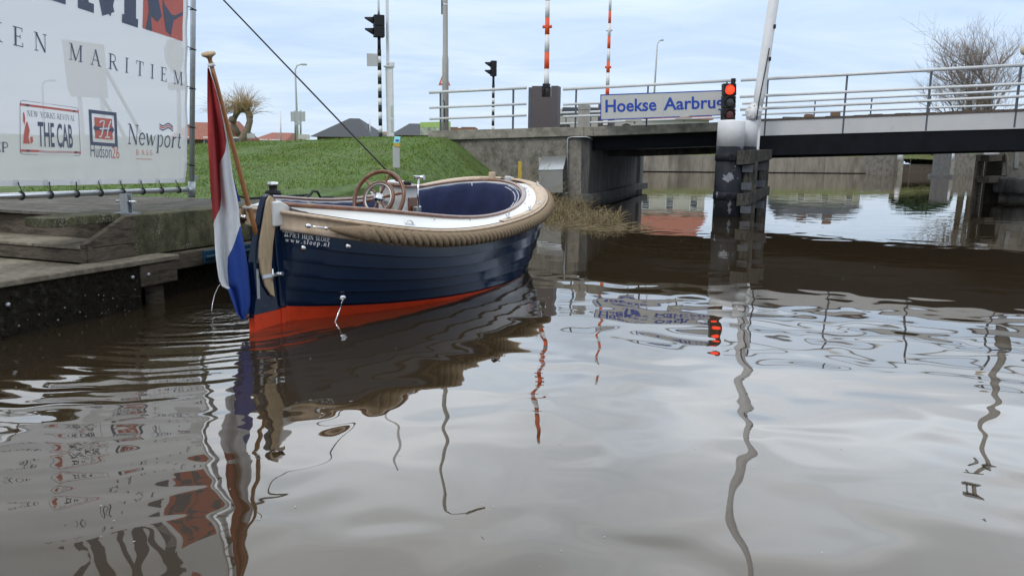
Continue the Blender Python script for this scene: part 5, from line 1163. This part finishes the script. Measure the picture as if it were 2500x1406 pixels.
f = MB().tube([Vector((b_.x, b_.y, z_)) for z_ in (b_.z - .3, zz(145), zz(134), zz(0), 9.5)], [.098, .093, .077, .073, .05], 16); f.build('column', M['boxl'], lp)
f = MB().lathe(Vector((b_.x, b_.y, zz(14))), [(.076, 0), (.078, .005), (.078, .03), (.076, .035)], 16); f.lathe(Vector((b_.x, b_.y, zz(0) + .3)), [(.074, 0), (.076, .03)], 16); f.build('band', M['alu'], lp)
f = MB().tube([Vector((b_.x - .02, b_.y - .1, zz(y))) for y in (300, 265, 252)] + [Vector((b_.x - .06, b_.y - .1, zz(246)))], .012, 6); f.build('cable', M['rubber'], lp)
f = MB(); f.box(Vector((b_.x - .1, b_.y, zz(16))), (.04, .06, .45)); f.build('clamp_box', M['railpost'], lp)
f = MB().tube([Vector((b_.x, b_.y, 9.5)), Vector((b_.x + .2, b_.y - .1, 9.75)), Vector((b_.x + .9, b_.y - .3, 9.8))], .04, 8); f.box(Vector((b_.x + 1.1, b_.y - .34, 9.8)), (.6, .25, .12)); f.build('lantern', M['signback'], lp)
ws = thing('warning_sign', atY(1085, 320, 27), 'red bordered triangular warning sign half hidden behind the concrete lamp post', 'sign')
tri = [(1070, 209), (1084.5, 172), (1100, 210)]; f = MB(); f.prism([atY(x, y, 27) for x, y in tri], (0, .02, 0)); f.build('red_border', M['redprint'], ws)
c_ = sum((atY(x, y, 26.98) for x, y in tri), Vector()) / 3; f = MB(); f.prism([c_ + (atY(x, y, 26.98) - c_) * .6 for x, y in tri], (0, .015, 0)); f.build('white_centre', M['whiteprint'], ws)
f = MB().tube([atY(1085, 205, 27.06), atY(1086, 325, 27.06)], .03, 8); f.build('post', M['galv'], ws)
ip = thing('info_post', atY(967, 407, 16.5), 'short grey post with a slanted turquoise information panel standing on the grass', 'post')
PYI = 14.2
f = MB(); a_ = atY(967.5, 410, PYI); t_4 = atY(967.5, 358, PYI); f.box((a_ + t_4) / 2, (.125, .11, (t_4 - a_).length), R(8)); f.build('post', M['signback'], ip, bevel=.006)
tp = [(961, 349), (975, 350), (977.5, 335), (963, 334)]; f = MB(); f.prism([atY(x, y, PYI - .06 + (350 - y) * .004) for x, y in tp], (0, .03, .005)); f.build('info_panel', M['cyan'], ip)
f = MB(); f.prism([atY(x, y, PYI - .065) for x, y in ((960.5, 358), (975.5, 358.5), (976, 350.5), (961, 349.5))], (0, .12, 0)); f.build('yellow_band', M['yellow'], ip)
f = MB(); f.prism([atY(x, y, PYI - .075 + (350 - y) * .004) for x, y in ((965, 345), (973, 345.5), (974, 341), (966, 340.5))], (0, .01, .0)); f.build('map_patch', M['signb'], ip)

# ------------------------------------------------------------------ far bank
FW0 = Vector((4, 67.8, 0)); FWD = Vector((.97, .245, 0)).normalized(); FWN = Vector((-FWD.y, FWD.x, 0))
def fwp(px, py, off=0): return onpl(px, py, FW0 + FWN * off, FWN)
def xw(px): p = fwp(px, 420); return (p - FW0).dot(FWD)
wz = fwp(1650, 380).z
fwl = thing('canal_wall', FW0 + FWD * 12, 'long pale concrete retaining wall on the far side of the canal', 'wall')
f = MB(); a_ = FW0 - FWD * 12; b_ = FW0 + FWD * xw(2112); f.prism([a_ + Z * wz, b_ + Z * (wz + .1), b_ - Z * .6, a_ - Z * .6], FWN * .5); f.build('wall', M['farc'], fwl)
f = MB(); f.prism([a_ + Z * .07 - FWN * .15, b_ + Z * .07 - FWN * .15, b_ - Z * .5 - FWN * .15, a_ - Z * .5 - FWN * .15], FWN * .15); f.build('footing', M['timberd'], fwl)
f = MB()
for k in range(14): 
    p = FW0 + FWD * (4 + k * 3.2) - FWN * .01; f.box(p + Z * .75, (.03, .03, 1.3), ax=(FWD, FWN, Z))
f.build('joint', M['conc'], fwl)
fw2 = thing('lock_wall', FW0 + FWD * xw(2250), 'darker grey concrete wall section by the white topped posts under the bridge', 'wall')
b2_ = FW0 + FWD * xw(2186); c2_ = FW0 + FWD * xw(2326); d2_ = FW0 + FWD * 130
f = MB(); f.prism([b_ + Z * (wz + .25), b2_ + Z * (wz + .3), b2_ - Z * .6, b_ - Z * .6], FWN * .8); f.prism([c2_ + Z * (wz + .6), d2_ + Z * (wz + .9), d2_ - Z * .6, c2_ - Z * .6], FWN * .8); f.build('wall', M['conc'], fw2)
f = MB(); f.prism([b2_ + Z * .95 + FWN * .9, c2_ + Z * .95 + FWN * .9, c2_ - Z * .3 + FWN * .9, b2_ - Z * .3 + FWN * .9], FWN * .3); f.build('gate', M['timber'], fw2)
for px, lb in ((2194, 'white topped square post left of the side channel'), (2319, 'white topped square post right of the side channel')):
    o = thing('channel_post', fwp(px, 425, -.3), lb, 'post'); p = fwp(px, 425, -.3); zt5 = fwp(px, 366, -.3).z; zm = fwp(px, 391, -.3).z
    f = MB(); f.box((p.x, p.y, zm / 2 - .2), (.5, .5, zm + .4)); f.build('shaft', M['concl'], o)
    f = MB(); f.lathe(Vector((p.x, p.y, zm)), [(.33, 0), (.2, zt5 - zm)], 4); f.build('white_cap', M['wpaint'], o)
pc = atY(2297, 420, 66); f = MB().lathe(Vector((pc.x, pc.y, -.5)), [(.95, 0), (.95, .7), (.68, .75), (.68, 2.6)], 24); tag(f.build('round_pier', M['dconc']), 'round dark concrete pier standing under the lifting span', 'pier')
bushp = fwp(2256, 392, 3)
def leafmass(c, rx, ry, rz, n, s_, m_, name):
    vs = []; fs = []
    for _ in range(n):
        while True:
            p = Vector((random.uniform(-1, 1), random.uniform(-1, 1), random.uniform(-1, 1)))
            if .3 < p.length < 1: break
        p = Vector((c.x + p.x * rx, c.y + p.y * ry, c.z + p.z * rz)); a = Vector((random.gauss(0, 1), random.gauss(0, 1), random.gauss(0, 1))).normalized(); b = a.orthogonal().normalized()
        k = len(vs); vs += [p + a * s_, p + b * s_ * .6, p - a * s_, p - b * s_ * .6]; fs.append((k, k + 1, k + 2, k + 3))
    return MB().add(vs, fs).build(name, m_, recalc=False)
tag(leafmass(bushp + Z * 1.2, 3.2, 1.2, 1.7, 3600, .30, M['bush'], 'evergreen_bush'), 'dark green bush behind the side channel under the bridge', 'bush')
# land beyond
fbg = MB(); rows_ = []
for k, z_ in ((.5, wz - .02), (1.2, wz + .15), (3, wz + .75), (5, wz + .95), (12, 1.9), (30, 1.7), (80, 1.2), (300, 1.0)): rows_.append([FW0 + FWD * a + FWN * k + Z * (z_ + .06 * math.sin(a * .9 + k)) for a in np.linspace(-60, 300, 120)])
fbg.grid(rows_); o = struct(fbg.build('far_bank', M['grass'])); o['label'] = 'grassy far bank above the canal wall'
fb2 = MB(); vs = []; fs = []
for _ in range(5000):
    a = random.uniform(2, 40); k_ = random.uniform(.4, 3.5); p = FW0 + FWD * a + FWN * k_ + Z * (wz - .05 + max(0, (k_ - .8) * .32)); h = random.uniform(.15, .4); dx = random.uniform(-.15, .15); k = len(vs)
    vs += [p - FWD * .03, p + FWD * .03, p + FWD * dx + Z * h]; fs.append((k, k + 1, k + 2))
fb2.add(vs, fs); tag(fb2.build('rough_grass', M['straw'], recalc=False), 'yellowed rough grass along the top of the far wall', kind='stuff')

# right-hand pier with timber fender under the bridge
PY2 = 29
rp = thing('bridge_pier', atY(2480, 480, PY2), 'concrete bridge pier at the right edge under the lifting span', 'pier')
f = MB(); f.prism([atY(2458, 360, PY2), atY(2700, 350, PY2), atY(2700, 520, PY2), atY(2458, 520, PY2)], Vector((.4, 2.5, 0))); f.build('shaft', M['conc'], rp)
f = MB(); c_ = atY(2490, 450, PY2 - .5); f.lathe(Vector((c_.x + .35, c_.y + .6, .25)), [(1.0, 0), (1.05, .1), (1.05, .5), (.95, .6)], 24); f.build('collar', M['concs'], rp)
f = MB(); f.prism([atY(2479, 369, PY2 - .05), atY(2489, 369, PY2 - .05), atY(2487, 411, PY2 - .05), atY(2476, 411, PY2 - .05)], (0, .05, 0)); f.build('level_gauge', M['boxg'], rp)
f = MB(); f.prism([atY(2425, 366, PY2 + .6), atY(2462, 366, PY2 + .6), atY(2462, 377, PY2 + .6), atY(2425, 377, PY2 + .6)], (0, .6, 0)); f.build('white_block', M['wpaint'], rp)
tf2 = thing('pier_fender', atY(2420, 480, PY2 - 1), 'dark timber fender frame standing left of the right hand pier', 'fender')
FY2 = PY2 - .8
for y0, y1 in ((378, 394), (430, 446)): f = MB(); f.prism([atY(2394, y0, FY2), atY(2415, y0 + 1, FY2), atY(2415, y1 + 1, FY2), atY(2394, y1, FY2)], (0, .3, 0)); f.prism([atY(2415.3, y0 + 1, FY2), atY(2462, y0 - 2, FY2 + 1.2), atY(2462, y1 - 3, FY2 + 1.2), atY(2415.3, y1 + 1, FY2)], (0, .25, 0)); f.build('beam', M['timber'], tf2)
for x in (2399, 2409, 2430, 2448): f = MB(); c_ = atY(x, 380, FY2 + (.1 if x < 2415 else .6)); f.box((c_.x, c_.y + .25, c_.z / 2 - .3), (.10 if x < 2415 else .3, .15, c_.z + .55)); f.build('post', M['timber'] if x < 2415 else M['timberd'], tf2)

# ------------------------------------------------------------------ background: houses, lamps, signs, trees
def house(label, px0, px1, Y, yr, ye, roof, wall, hip=.0, depth=8, chim=(), gable=False, zb=.3, cat='house'):
    a_ = atY(px0, ye, Y); b_ = atY(px1, ye, Y); ze = a_.z if abs(a_.z - b_.z) < 5 else b_.z; ze = (a_.z + b_.z) / 2; zr_ = atY((px0 + px1) / 2, yr, Y + depth / 2 if not gable else Y).z
    x0, x1 = a_.x, b_.x; o = thing('house', Vector(((x0 + x1) / 2, Y + depth / 2, zb)), label, cat, None)
    f = MB(); f.box(((x0 + x1) / 2, Y + depth / 2, (ze + zb) / 2), (x1 - x0 - .3, depth - .3, ze - zb))
    if gable: f.prism([(x0 + .15, Y + .15, ze), (x1 - .15, Y + .15, ze), ((x0 + x1) / 2, Y + .15, zr_ - .1)], (0, depth - .3, 0))
    f.build('wall', wall, o)
    f = MB()
    if gable:
        xm = (x0 + x1) / 2
        for xe in (x0, x1): f.prism([(xe, Y - .2, ze - .1), (xm, Y - .2, zr_), (xm, Y - .2, zr_ + .18), (xe, Y - .2, ze + .1)], (0, depth + .4, 0))
    else:
        i_ = hip * (x1 - x0); ym = Y + depth / 2
        vs = [(x0 - .3, Y - .3, ze), (x1 + .3, Y - .3, ze), (x1 + .3, Y + depth + .3, ze), (x0 - .3, Y + depth + .3, ze), (x0 + i_, ym, zr_), (x1 - i_, ym, zr_)]
        f.add(vs, [(0, 1, 5, 4), (2, 3, 4, 5), (1, 2, 5), (3, 0, 4), (3, 2, 1, 0)])
    rf = f.build('roof', roof, o)
    for px, y0, w_ in chim: p = atY(px, y0, Y + depth / 2); f = MB(); f.box((p.x, p.y, p.z - .6), (w_, .5, 1.2)); f.box((p.x, p.y, p.z + .05), (w_ * .8, .4, .12)); f.build('chimney', M['brick'], rf)
    n = max(2, int((x1 - x0) / 2.6))
    for k in range(n):
        x = lerp(x0, x1, (k + .5) / n); f = MB(); f.box((x, Y + .1, max(zb + 1.4, ze - 1.3)), (1.0, .12, 1.2)); wn = f.build('window', M['wpaint'], o)
        f = MB(); f.box((x, Y + .03, max(zb + 1.4, ze - 1.3)), (.8, .06, 1.0)); f.build('pane', M['glass'], wn)
    return o
house('low red tiled house beside the banner post, partly behind the flag', 420, 545, 54, 299, 341, M['roofred'], M['brick'], 0, 7)
house('brown brick gable house behind the pollarded willow', 512, 596, 53.5, 300, 342, M['roofred'], M['brick'], gable=True, depth=2.4)
house('low house with pale orange tiled roof right of the willow', 618, 690, 62, 324, 345, M['roofred'], M['plaster'], .12, 8)
house('big hipped black tiled roof left of the striped signal', 768, 898, 58, 289, 335, M['roofblk'], M['brick'], .40, 10)
house('smaller black roofed house right of the white camera mast', 962, 1050, 62, 302, 331, M['roofblk'], M['brick'], .22, 9)
house('long low brown building between the two black roofs', 880, 1000, 78, 322, 336, M['brick'], M['brick'], .02, 6)
house('red roofed house mostly hidden behind the bridge name board', 1555, 1735, 96, 232, 292, M['roofred'], M['plaster'], .0, 10)
house('dark roofed house with two chimneys beyond the lifting span', 1938, 2118, 104, 287, 322, M['roofblk'], M['plaster'], .0, 9, chim=((1975, 281, 1.2), (2040, 275, 1.2)))
for px, y0 in ((1102, 312), (1145, 312)):
    pass
house('distant house with two chimneys behind the left railing', 1088, 1165, 92, 318, 330, M['roofred'], M['brick'], .0, 8, chim=((1102, 313, 2.0), (1144, 313, 2.2)))

def street_lamp(label, px0, ybase, px1, ytop, Y, arm, r_=.06):
    b_ = atY(px0, ybase, Y); t_5 = atY(px1, ytop, Y); o = thing('street_lamp', b_, label, 'street lamp', 'street lamps')
    s_ = Y / FPX; f = MB(); p = [Vector((b_.x, b_.y, b_.z - 1)), Vector((t_5.x, t_5.y, t_5.z - .35)), Vector((t_5.x + .12 * (1 if arm > 0 else -1), t_5.y, t_5.z - .08)), Vector((t_5.x + .4 * (1 if arm > 0 else -1), t_5.y, t_5.z)), Vector((t_5.x + arm * s_ * .6, t_5.y, t_5.z))]
    f.tube(p, [r_ * .9, r_ * .62, r_ * .6, r_ * .55, r_ * .5], 10); f.build('pole', M['rail'], o)
    f = MB(); f.box(Vector((t_5.x + arm * s_ * .78, t_5.y, t_5.z - .02)), (abs(arm) * s_ * .5, .2, .1)); f.build('lantern', M['signback'], o, bevel=.02)
street_lamp('street lamp with right pointing arm beside the double sign backs', 727, 340, 720, 157, 50, 27, .09)
street_lamp('slim street lamp rising behind the bridge name board', 1596, 240, 1605, 98, 62, 14, .09)
street_lamp('faint street lamp seen through the banner', 108, 400, 102, 196, 45, 30, .08)
db = thing('double_sign', atY(728, 340, 47), 'pair of grey rectangular sign backs on two posts beneath the street lamp', 'sign')
for a, b in ((709, 719.5), (733, 745)): f = MB(); panel(f, [(a, 273.5), (b, 272.5), (b, 297), (a + 1, 297)], 47); f.build('panel', M['signback'], db)
f = MB(); panel(f, [(719.7, 273), (732.8, 272.5), (732.8, 297), (719.7, 297)], 47.02); panel(f, [(721, 298), (736, 298), (736, 305), (721, 305)], 47.02); f.build('panel', M['signback'], db)
for a in (721, 734): f = MB().tube([atY(a, 270, 47.1), atY(a, 345, 47.1)], .055, 8); f.build('post', M['galv'], db)
f = MB(); panel(f, [(728, 328), (756, 329), (756, 340), (728, 340)], 46); tag(f.build('white_board', M['plaster']), 'small white board low on the bank below the sign backs', 'board')
sm2 = thing('small_sign', atY(612, 342, 40), 'small pale sign on a post beneath the willow branches', 'sign')
f = MB(); panel(f, [(603, 326), (622, 327), (622, 337), (603, 337)], 40); f.build('panel', M['signback'], sm2); f = MB().tube([atY(611, 325, 40.06), atY(612, 350, 40.06)], .03, 6); f.build('post', M['galv'], sm2)
for px, y0, y1, Y, lb in ((685, 272, 345, 60, 'thin white flag pole between the willow and the sign backs'), (903, 291, 332, 60, 'thin white flag pole left of the striped signal')):
    o = thing('flag_pole', atY(px, y1, Y), lb, 'pole'); f = MB().tube([atY(px + 1, y1, Y), atY(px - .5, y0, Y)], .05, 8); f.build('pole', M['wpaint'], o)
    if px > 800: f = MB(); f.prism([atY(902, 294, Y), atY(902, 308, Y), atY(898, 320, Y), atY(899, 312, Y)], (0, .02, 0)); f.build('pennant', M['railpost'], o)
hd = thing('hoarding', atY(1058, 330, 38), 'lime green and white printed hoarding at the left end of the bridge', 'board')
f = MB(); panel(f, [(1026, 312), (1100, 310), (1100, 330), (1026, 330)], 38, .05); f.build('printed_panel', M['hoard'], hd); f = MB(); panel(f, [(1026, 299), (1100, 297), (1100, 311.5), (1026, 311.7)], 37.99, .05); f.build('lime_band', M['lime'], hd)
vn = thing('white_van', atY(1390, 312, 37), 'pale van with sloping windscreen behind the bridge railing', 'van')
vz = atY(1390, 312, 37).z - .4; vx0 = atY(1363, 300, 37).x; vp = lambda x, z: (vx0 + x, 37, vz + z)
f = MB(); f.prism([vp(-.7, .3), vp(-.7, .85), vp(0, .95), vp(.18, 1.35), vp(4.0, 1.4), vp(4.0, .3)], (0, 1.7, 0)); f.build('body', M['boxl'], vn, bevel=.05)
f = MB(); f.prism([vp(.06, .96), vp(.22, 1.32), vp(1.0, 1.32), vp(1.0, .96)], (0, -.02, 0)); f.prism([vp(1.1, .96), vp(1.1, 1.32), vp(2.2, 1.32), vp(2.2, .96)], (0, -.02, 0)); f.build('side_window', M['glass'], vn)
for x in (.3, 3.2): f = MB().lathe(Vector(vp(x, .32)) + Vector((0, -.02, 0)), [(.3, 0), (.32, .05), (.32, .15), (.3, .2)], 20, Vector((0, 1, 0))); f.build('wheel', M['rubber'], vn)
# globe lamp just outside the right edge
gl_ = thing('globe_lamp', bp(2520, 270, .7), 'tall grey lamp mast with cream globe at the right edge', 'lamp post')
b_ = bp(2516, 270, -1.2); f = MB().tube([Vector((b_.x, b_.y, 2.5)), Vector((b_.x, b_.y, 3.5)), Vector((b_.x, b_.y, 6.3))], [.11, .08, .06], 12); f.build('mast', M['boxl'], gl_)
p = bp(2503, 122, -1.2); f = MB().ball(p, .10, 10, sq=1.2); f.build('globe', M['globe'], gl_); f = MB().tube([p, Vector((b_.x, b_.y, p.z - .05))], .02, 6); f.build('bracket', M['galv'], gl_)
f = MB(); f.box((b_.x - .1, b_.y, 6.4), (.5, .2, .12)); f.tube([Vector((b_.x - .2, b_.y, 6.4)), Vector((b_.x - .35, b_.y, 5.9))], .03, 6); f.build('lantern', M['signback'], gl_)

# bare trees
def branch(mb, p, d, L_, r_, lev, maxlev, spread, up, kids, tw, sides=5):
    n = 4; pts = [p]; q = p.copy(); dd_ = d.copy()
    for i in range(n):
        dd_ = (dd_ + Vector((random.gauss(0, .09), random.gauss(0, .09), random.gauss(0, .06) + up * .10))).normalized(); q = q + dd_ * (L_ / n); pts.append(q.copy())
    mb.tube(pts, [lerp(r_, r_ * .5, i / n) for i in range(n + 1)], sides if lev < 2 else 3, caps=False)
    if lev >= maxlev: return
    for k in range(kids[lev]):
        t = random.uniform(.3, 1.0); i = min(int(t * n), n - 1); b = pts[i].lerp(pts[i + 1], t * n - i)
        ax = Vector((random.gauss(0, 1), random.gauss(0, 1), random.gauss(0, .5))).normalized()
        nd_ = (dd_ * 1.0 + ax * spread).normalized()
        branch(mb, b, nd_, L_ * random.uniform(.5, .75), max(tw, r_ * .5 * (1 - .3 * t)), lev + 1, maxlev, spread, up, kids, tw, sides)
tr_ = thing('bare_tree', atY(2385, 300, 92), 'large leafless multi-stemmed tree behind the lifting span railing', 'tree')
tb1 = MB(); tb2 = MB(); Yt = 92
for px, ln_, lean in ((2413, 1.0, .12), (2368, .8, -.12), (2390, .7, .0)):
    b_ = atY(px, 300, Yt); b_.z = 1.2; tp_ = atY(px + 2, 205, Yt)
    tb1.tube([b_, b_.lerp(tp_, .5), tp_], [.5 * ln_, .42 * ln_, .32 * ln_], 8)
    for k in range(9):
        t = random.uniform(.35, 1); s_ = b_.lerp(tp_, t); an = random.uniform(0, 6.28)
        d_ = Vector((math.cos(an) * random.uniform(.6, 1.3) + lean * 1.3, math.sin(an) * .6, random.uniform(.1, 1.2))).normalized()
        branch(tb2, s_, d_, random.uniform(4.2, 6.3) * ln_, .12 * ln_, 0, 3, .75, .8, (7, 5, 4), .012)
tb1.build('trunk', M['bark'], tr_); tb2.build('crown', M['twigd'], tr_, recalc=False)
wl = thing('pollard_willow', atY(600, 342, 46), 'knobbly pollarded willow with arching trunk and pale drooping twigs behind the bank', 'tree')
Yw = 46; tk = MB()
def wpt(x, y, dy=0): return atY(x, y, Yw + dy)
tk.tube([wpt(592, 352), wpt(594, 335), wpt(604, 318), wpt(610, 296), wpt(608, 278), wpt(600, 268)], [.25, .23, .2, .18, .2, .14], 9); tk.tube([wpt(584, 330, .3), wpt(570, 306, .3), wpt(572, 290, .3), wpt(578, 276, .2), wpt(588, 268)], [.17, .16, .15, .17, .13], 9); tk.tube([wpt(552, 352, 1), wpt(548, 320, 1), wpt(540, 285, 1)], [.2, .16, .14], 8)
for x, y in ((610, 285), (602, 268), (578, 276), (590, 268), (566, 292), (540, 283)): tk.ball(wpt(x, y), .19, 8)
tk.build('trunk', M['wbark'], wl); tw = MB()
for _ in range(560):
    x, y = random.choice(((610, 285), (602, 268), (600, 270), (578, 276), (588, 268), (540, 283), (545, 285))); p = wpt(x, y, random.uniform(-.3, .3))
    an = random.uniform(0, 6.28); sp_ = random.uniform(.15, 1.0); v = Vector((math.cos(an) * sp_, math.sin(an) * sp_ * .7, 1.0 - sp_ * .45)); L_ = random.uniform(.8, 1.75); pts = [p]; q = p.copy()
    for i in range(6): q = q + v.normalized() * (L_ / 6); v = v + Vector((random.gauss(0, .06), random.gauss(0, .06), -.16 * sp_ - .03)); pts.append(q.copy())
    tw.tube(pts, [.012 * (1 - i / 9) for i in range(7)], 3, caps=False)
tw.build('crown', M['twig'], wl, recalc=False)

# reeds and dry stalks by the abutment
vs = []; fs = []
def reed(mb, p, h, lean, w_):
    a = random.uniform(0, 6.28); d_ = Vector((math.cos(a), math.sin(a), 0)); pts = [p, p + Z * h * .5 + d_ * lean * .2, p + Z * h * .85 + d_ * lean * .6, p + Z * h * (1 - .1 * lean) + d_ * lean]
    mb.tube(pts, [w_, w_ * .9, w_ * .7, w_ * .3], 3, caps=False)
rd_ = MB()
for _ in range(460):
    px = 1300 + 215 * random.random() ** .8; yb = random.uniform(505, 545) if px < 1430 else random.uniform(528, 552)
    p = atz(px, yb, 0); reed(rd_, p, random.uniform(.06, .27) * (1.15 if px > 1420 else 1.0), random.uniform(.05, .34), random.uniform(.005, .009))
for _ in range(260):
    px = 1320 + 120 * random.random(); p = atz(px, random.uniform(495, 520), .05); reed(rd_, p, random.uniform(.12, .42), random.uniform(.1, .5), .006)
for _ in range(100):   # collapsed stalks lying on the water
    px = 1340 + 230 * random.random(); p = atz(px, 546 + (px - 1340) * .045 + random.gauss(0, 8), .01); a = random.gauss(0, .5); L_ = random.uniform(.1, .45); rd_.tube([p, p + Vector((math.cos(a), math.sin(a), .1)) * L_], .005, 3, caps=False)
for x0, y0, x1, y1 in ((1262, 470, 1345, 400), (1275, 480, 1305, 392), (1240, 470, 1330, 385), (1300, 500, 1345, 395), (1335, 500, 1420, 430), (1330, 495, 1385, 440), (1290, 500, 1380, 445)): 
    a_ = atY(x0, y0, 19.6); b_ = atY(x1, y1, 19.8); rd_.tube([a_, a_.lerp(b_, .5) + Z * .04, b_], [.008, .007, .004], 3, caps=False)
tag(rd_.build('dry_reeds', M['straw'], recalc=False), 'yellowed dry reeds at the foot of the abutment', kind='stuff')
# floating leaves and specks
for x, y, s_, lb in ((680, 1098, .03, 'dark curled leaf floating on the water below the rudder'), (1210, 875, .03, 'dark leaf floating on the water under the bow reflection')):
    c_ = atz(x, y, .006); f = MB(); k = 12; f.add([c_ + Vector((math.cos(i * .52) * s_ * 1.1, math.sin(i * .52) * s_ * .9, .008 * math.sin(i * 1.7) + .006)) for i in range(k)] + [c_], [(i, (i + 1) % k, k) for i in range(k)]); o = f.build('floating_leaf', M['leaf']); tag(o, lb, 'leaf', 'leaves on the water'); sm_ = o.modifiers.new('s', 'SOLIDIFY'); sm_.thickness = .004
vs = []; fs = []
for _ in range(70):
    x = random.uniform(0, 2500); y = 560 + 840 * random.random() ** 1.3
    p = atz(x, y, .004); s_ = random.uniform(.0015, .004) * (p.length / 5 + .4); k = len(vs); a = random.uniform(0, 3)
    vs += [p + Vector((math.cos(a + i * 1.57) * s_ * (1.6 if i % 2 else .7), math.sin(a + i * 1.57) * s_ * (1.6 if i % 2 else .7), 0)) for i in range(4)]; fs.append((k, k + 1, k + 2, k + 3))
tag(MB().add(vs, fs).build('floating_specks', M['plaster'], recalc=False), 'pale specks of foam and fluff drifting on the canal', kind='stuff')
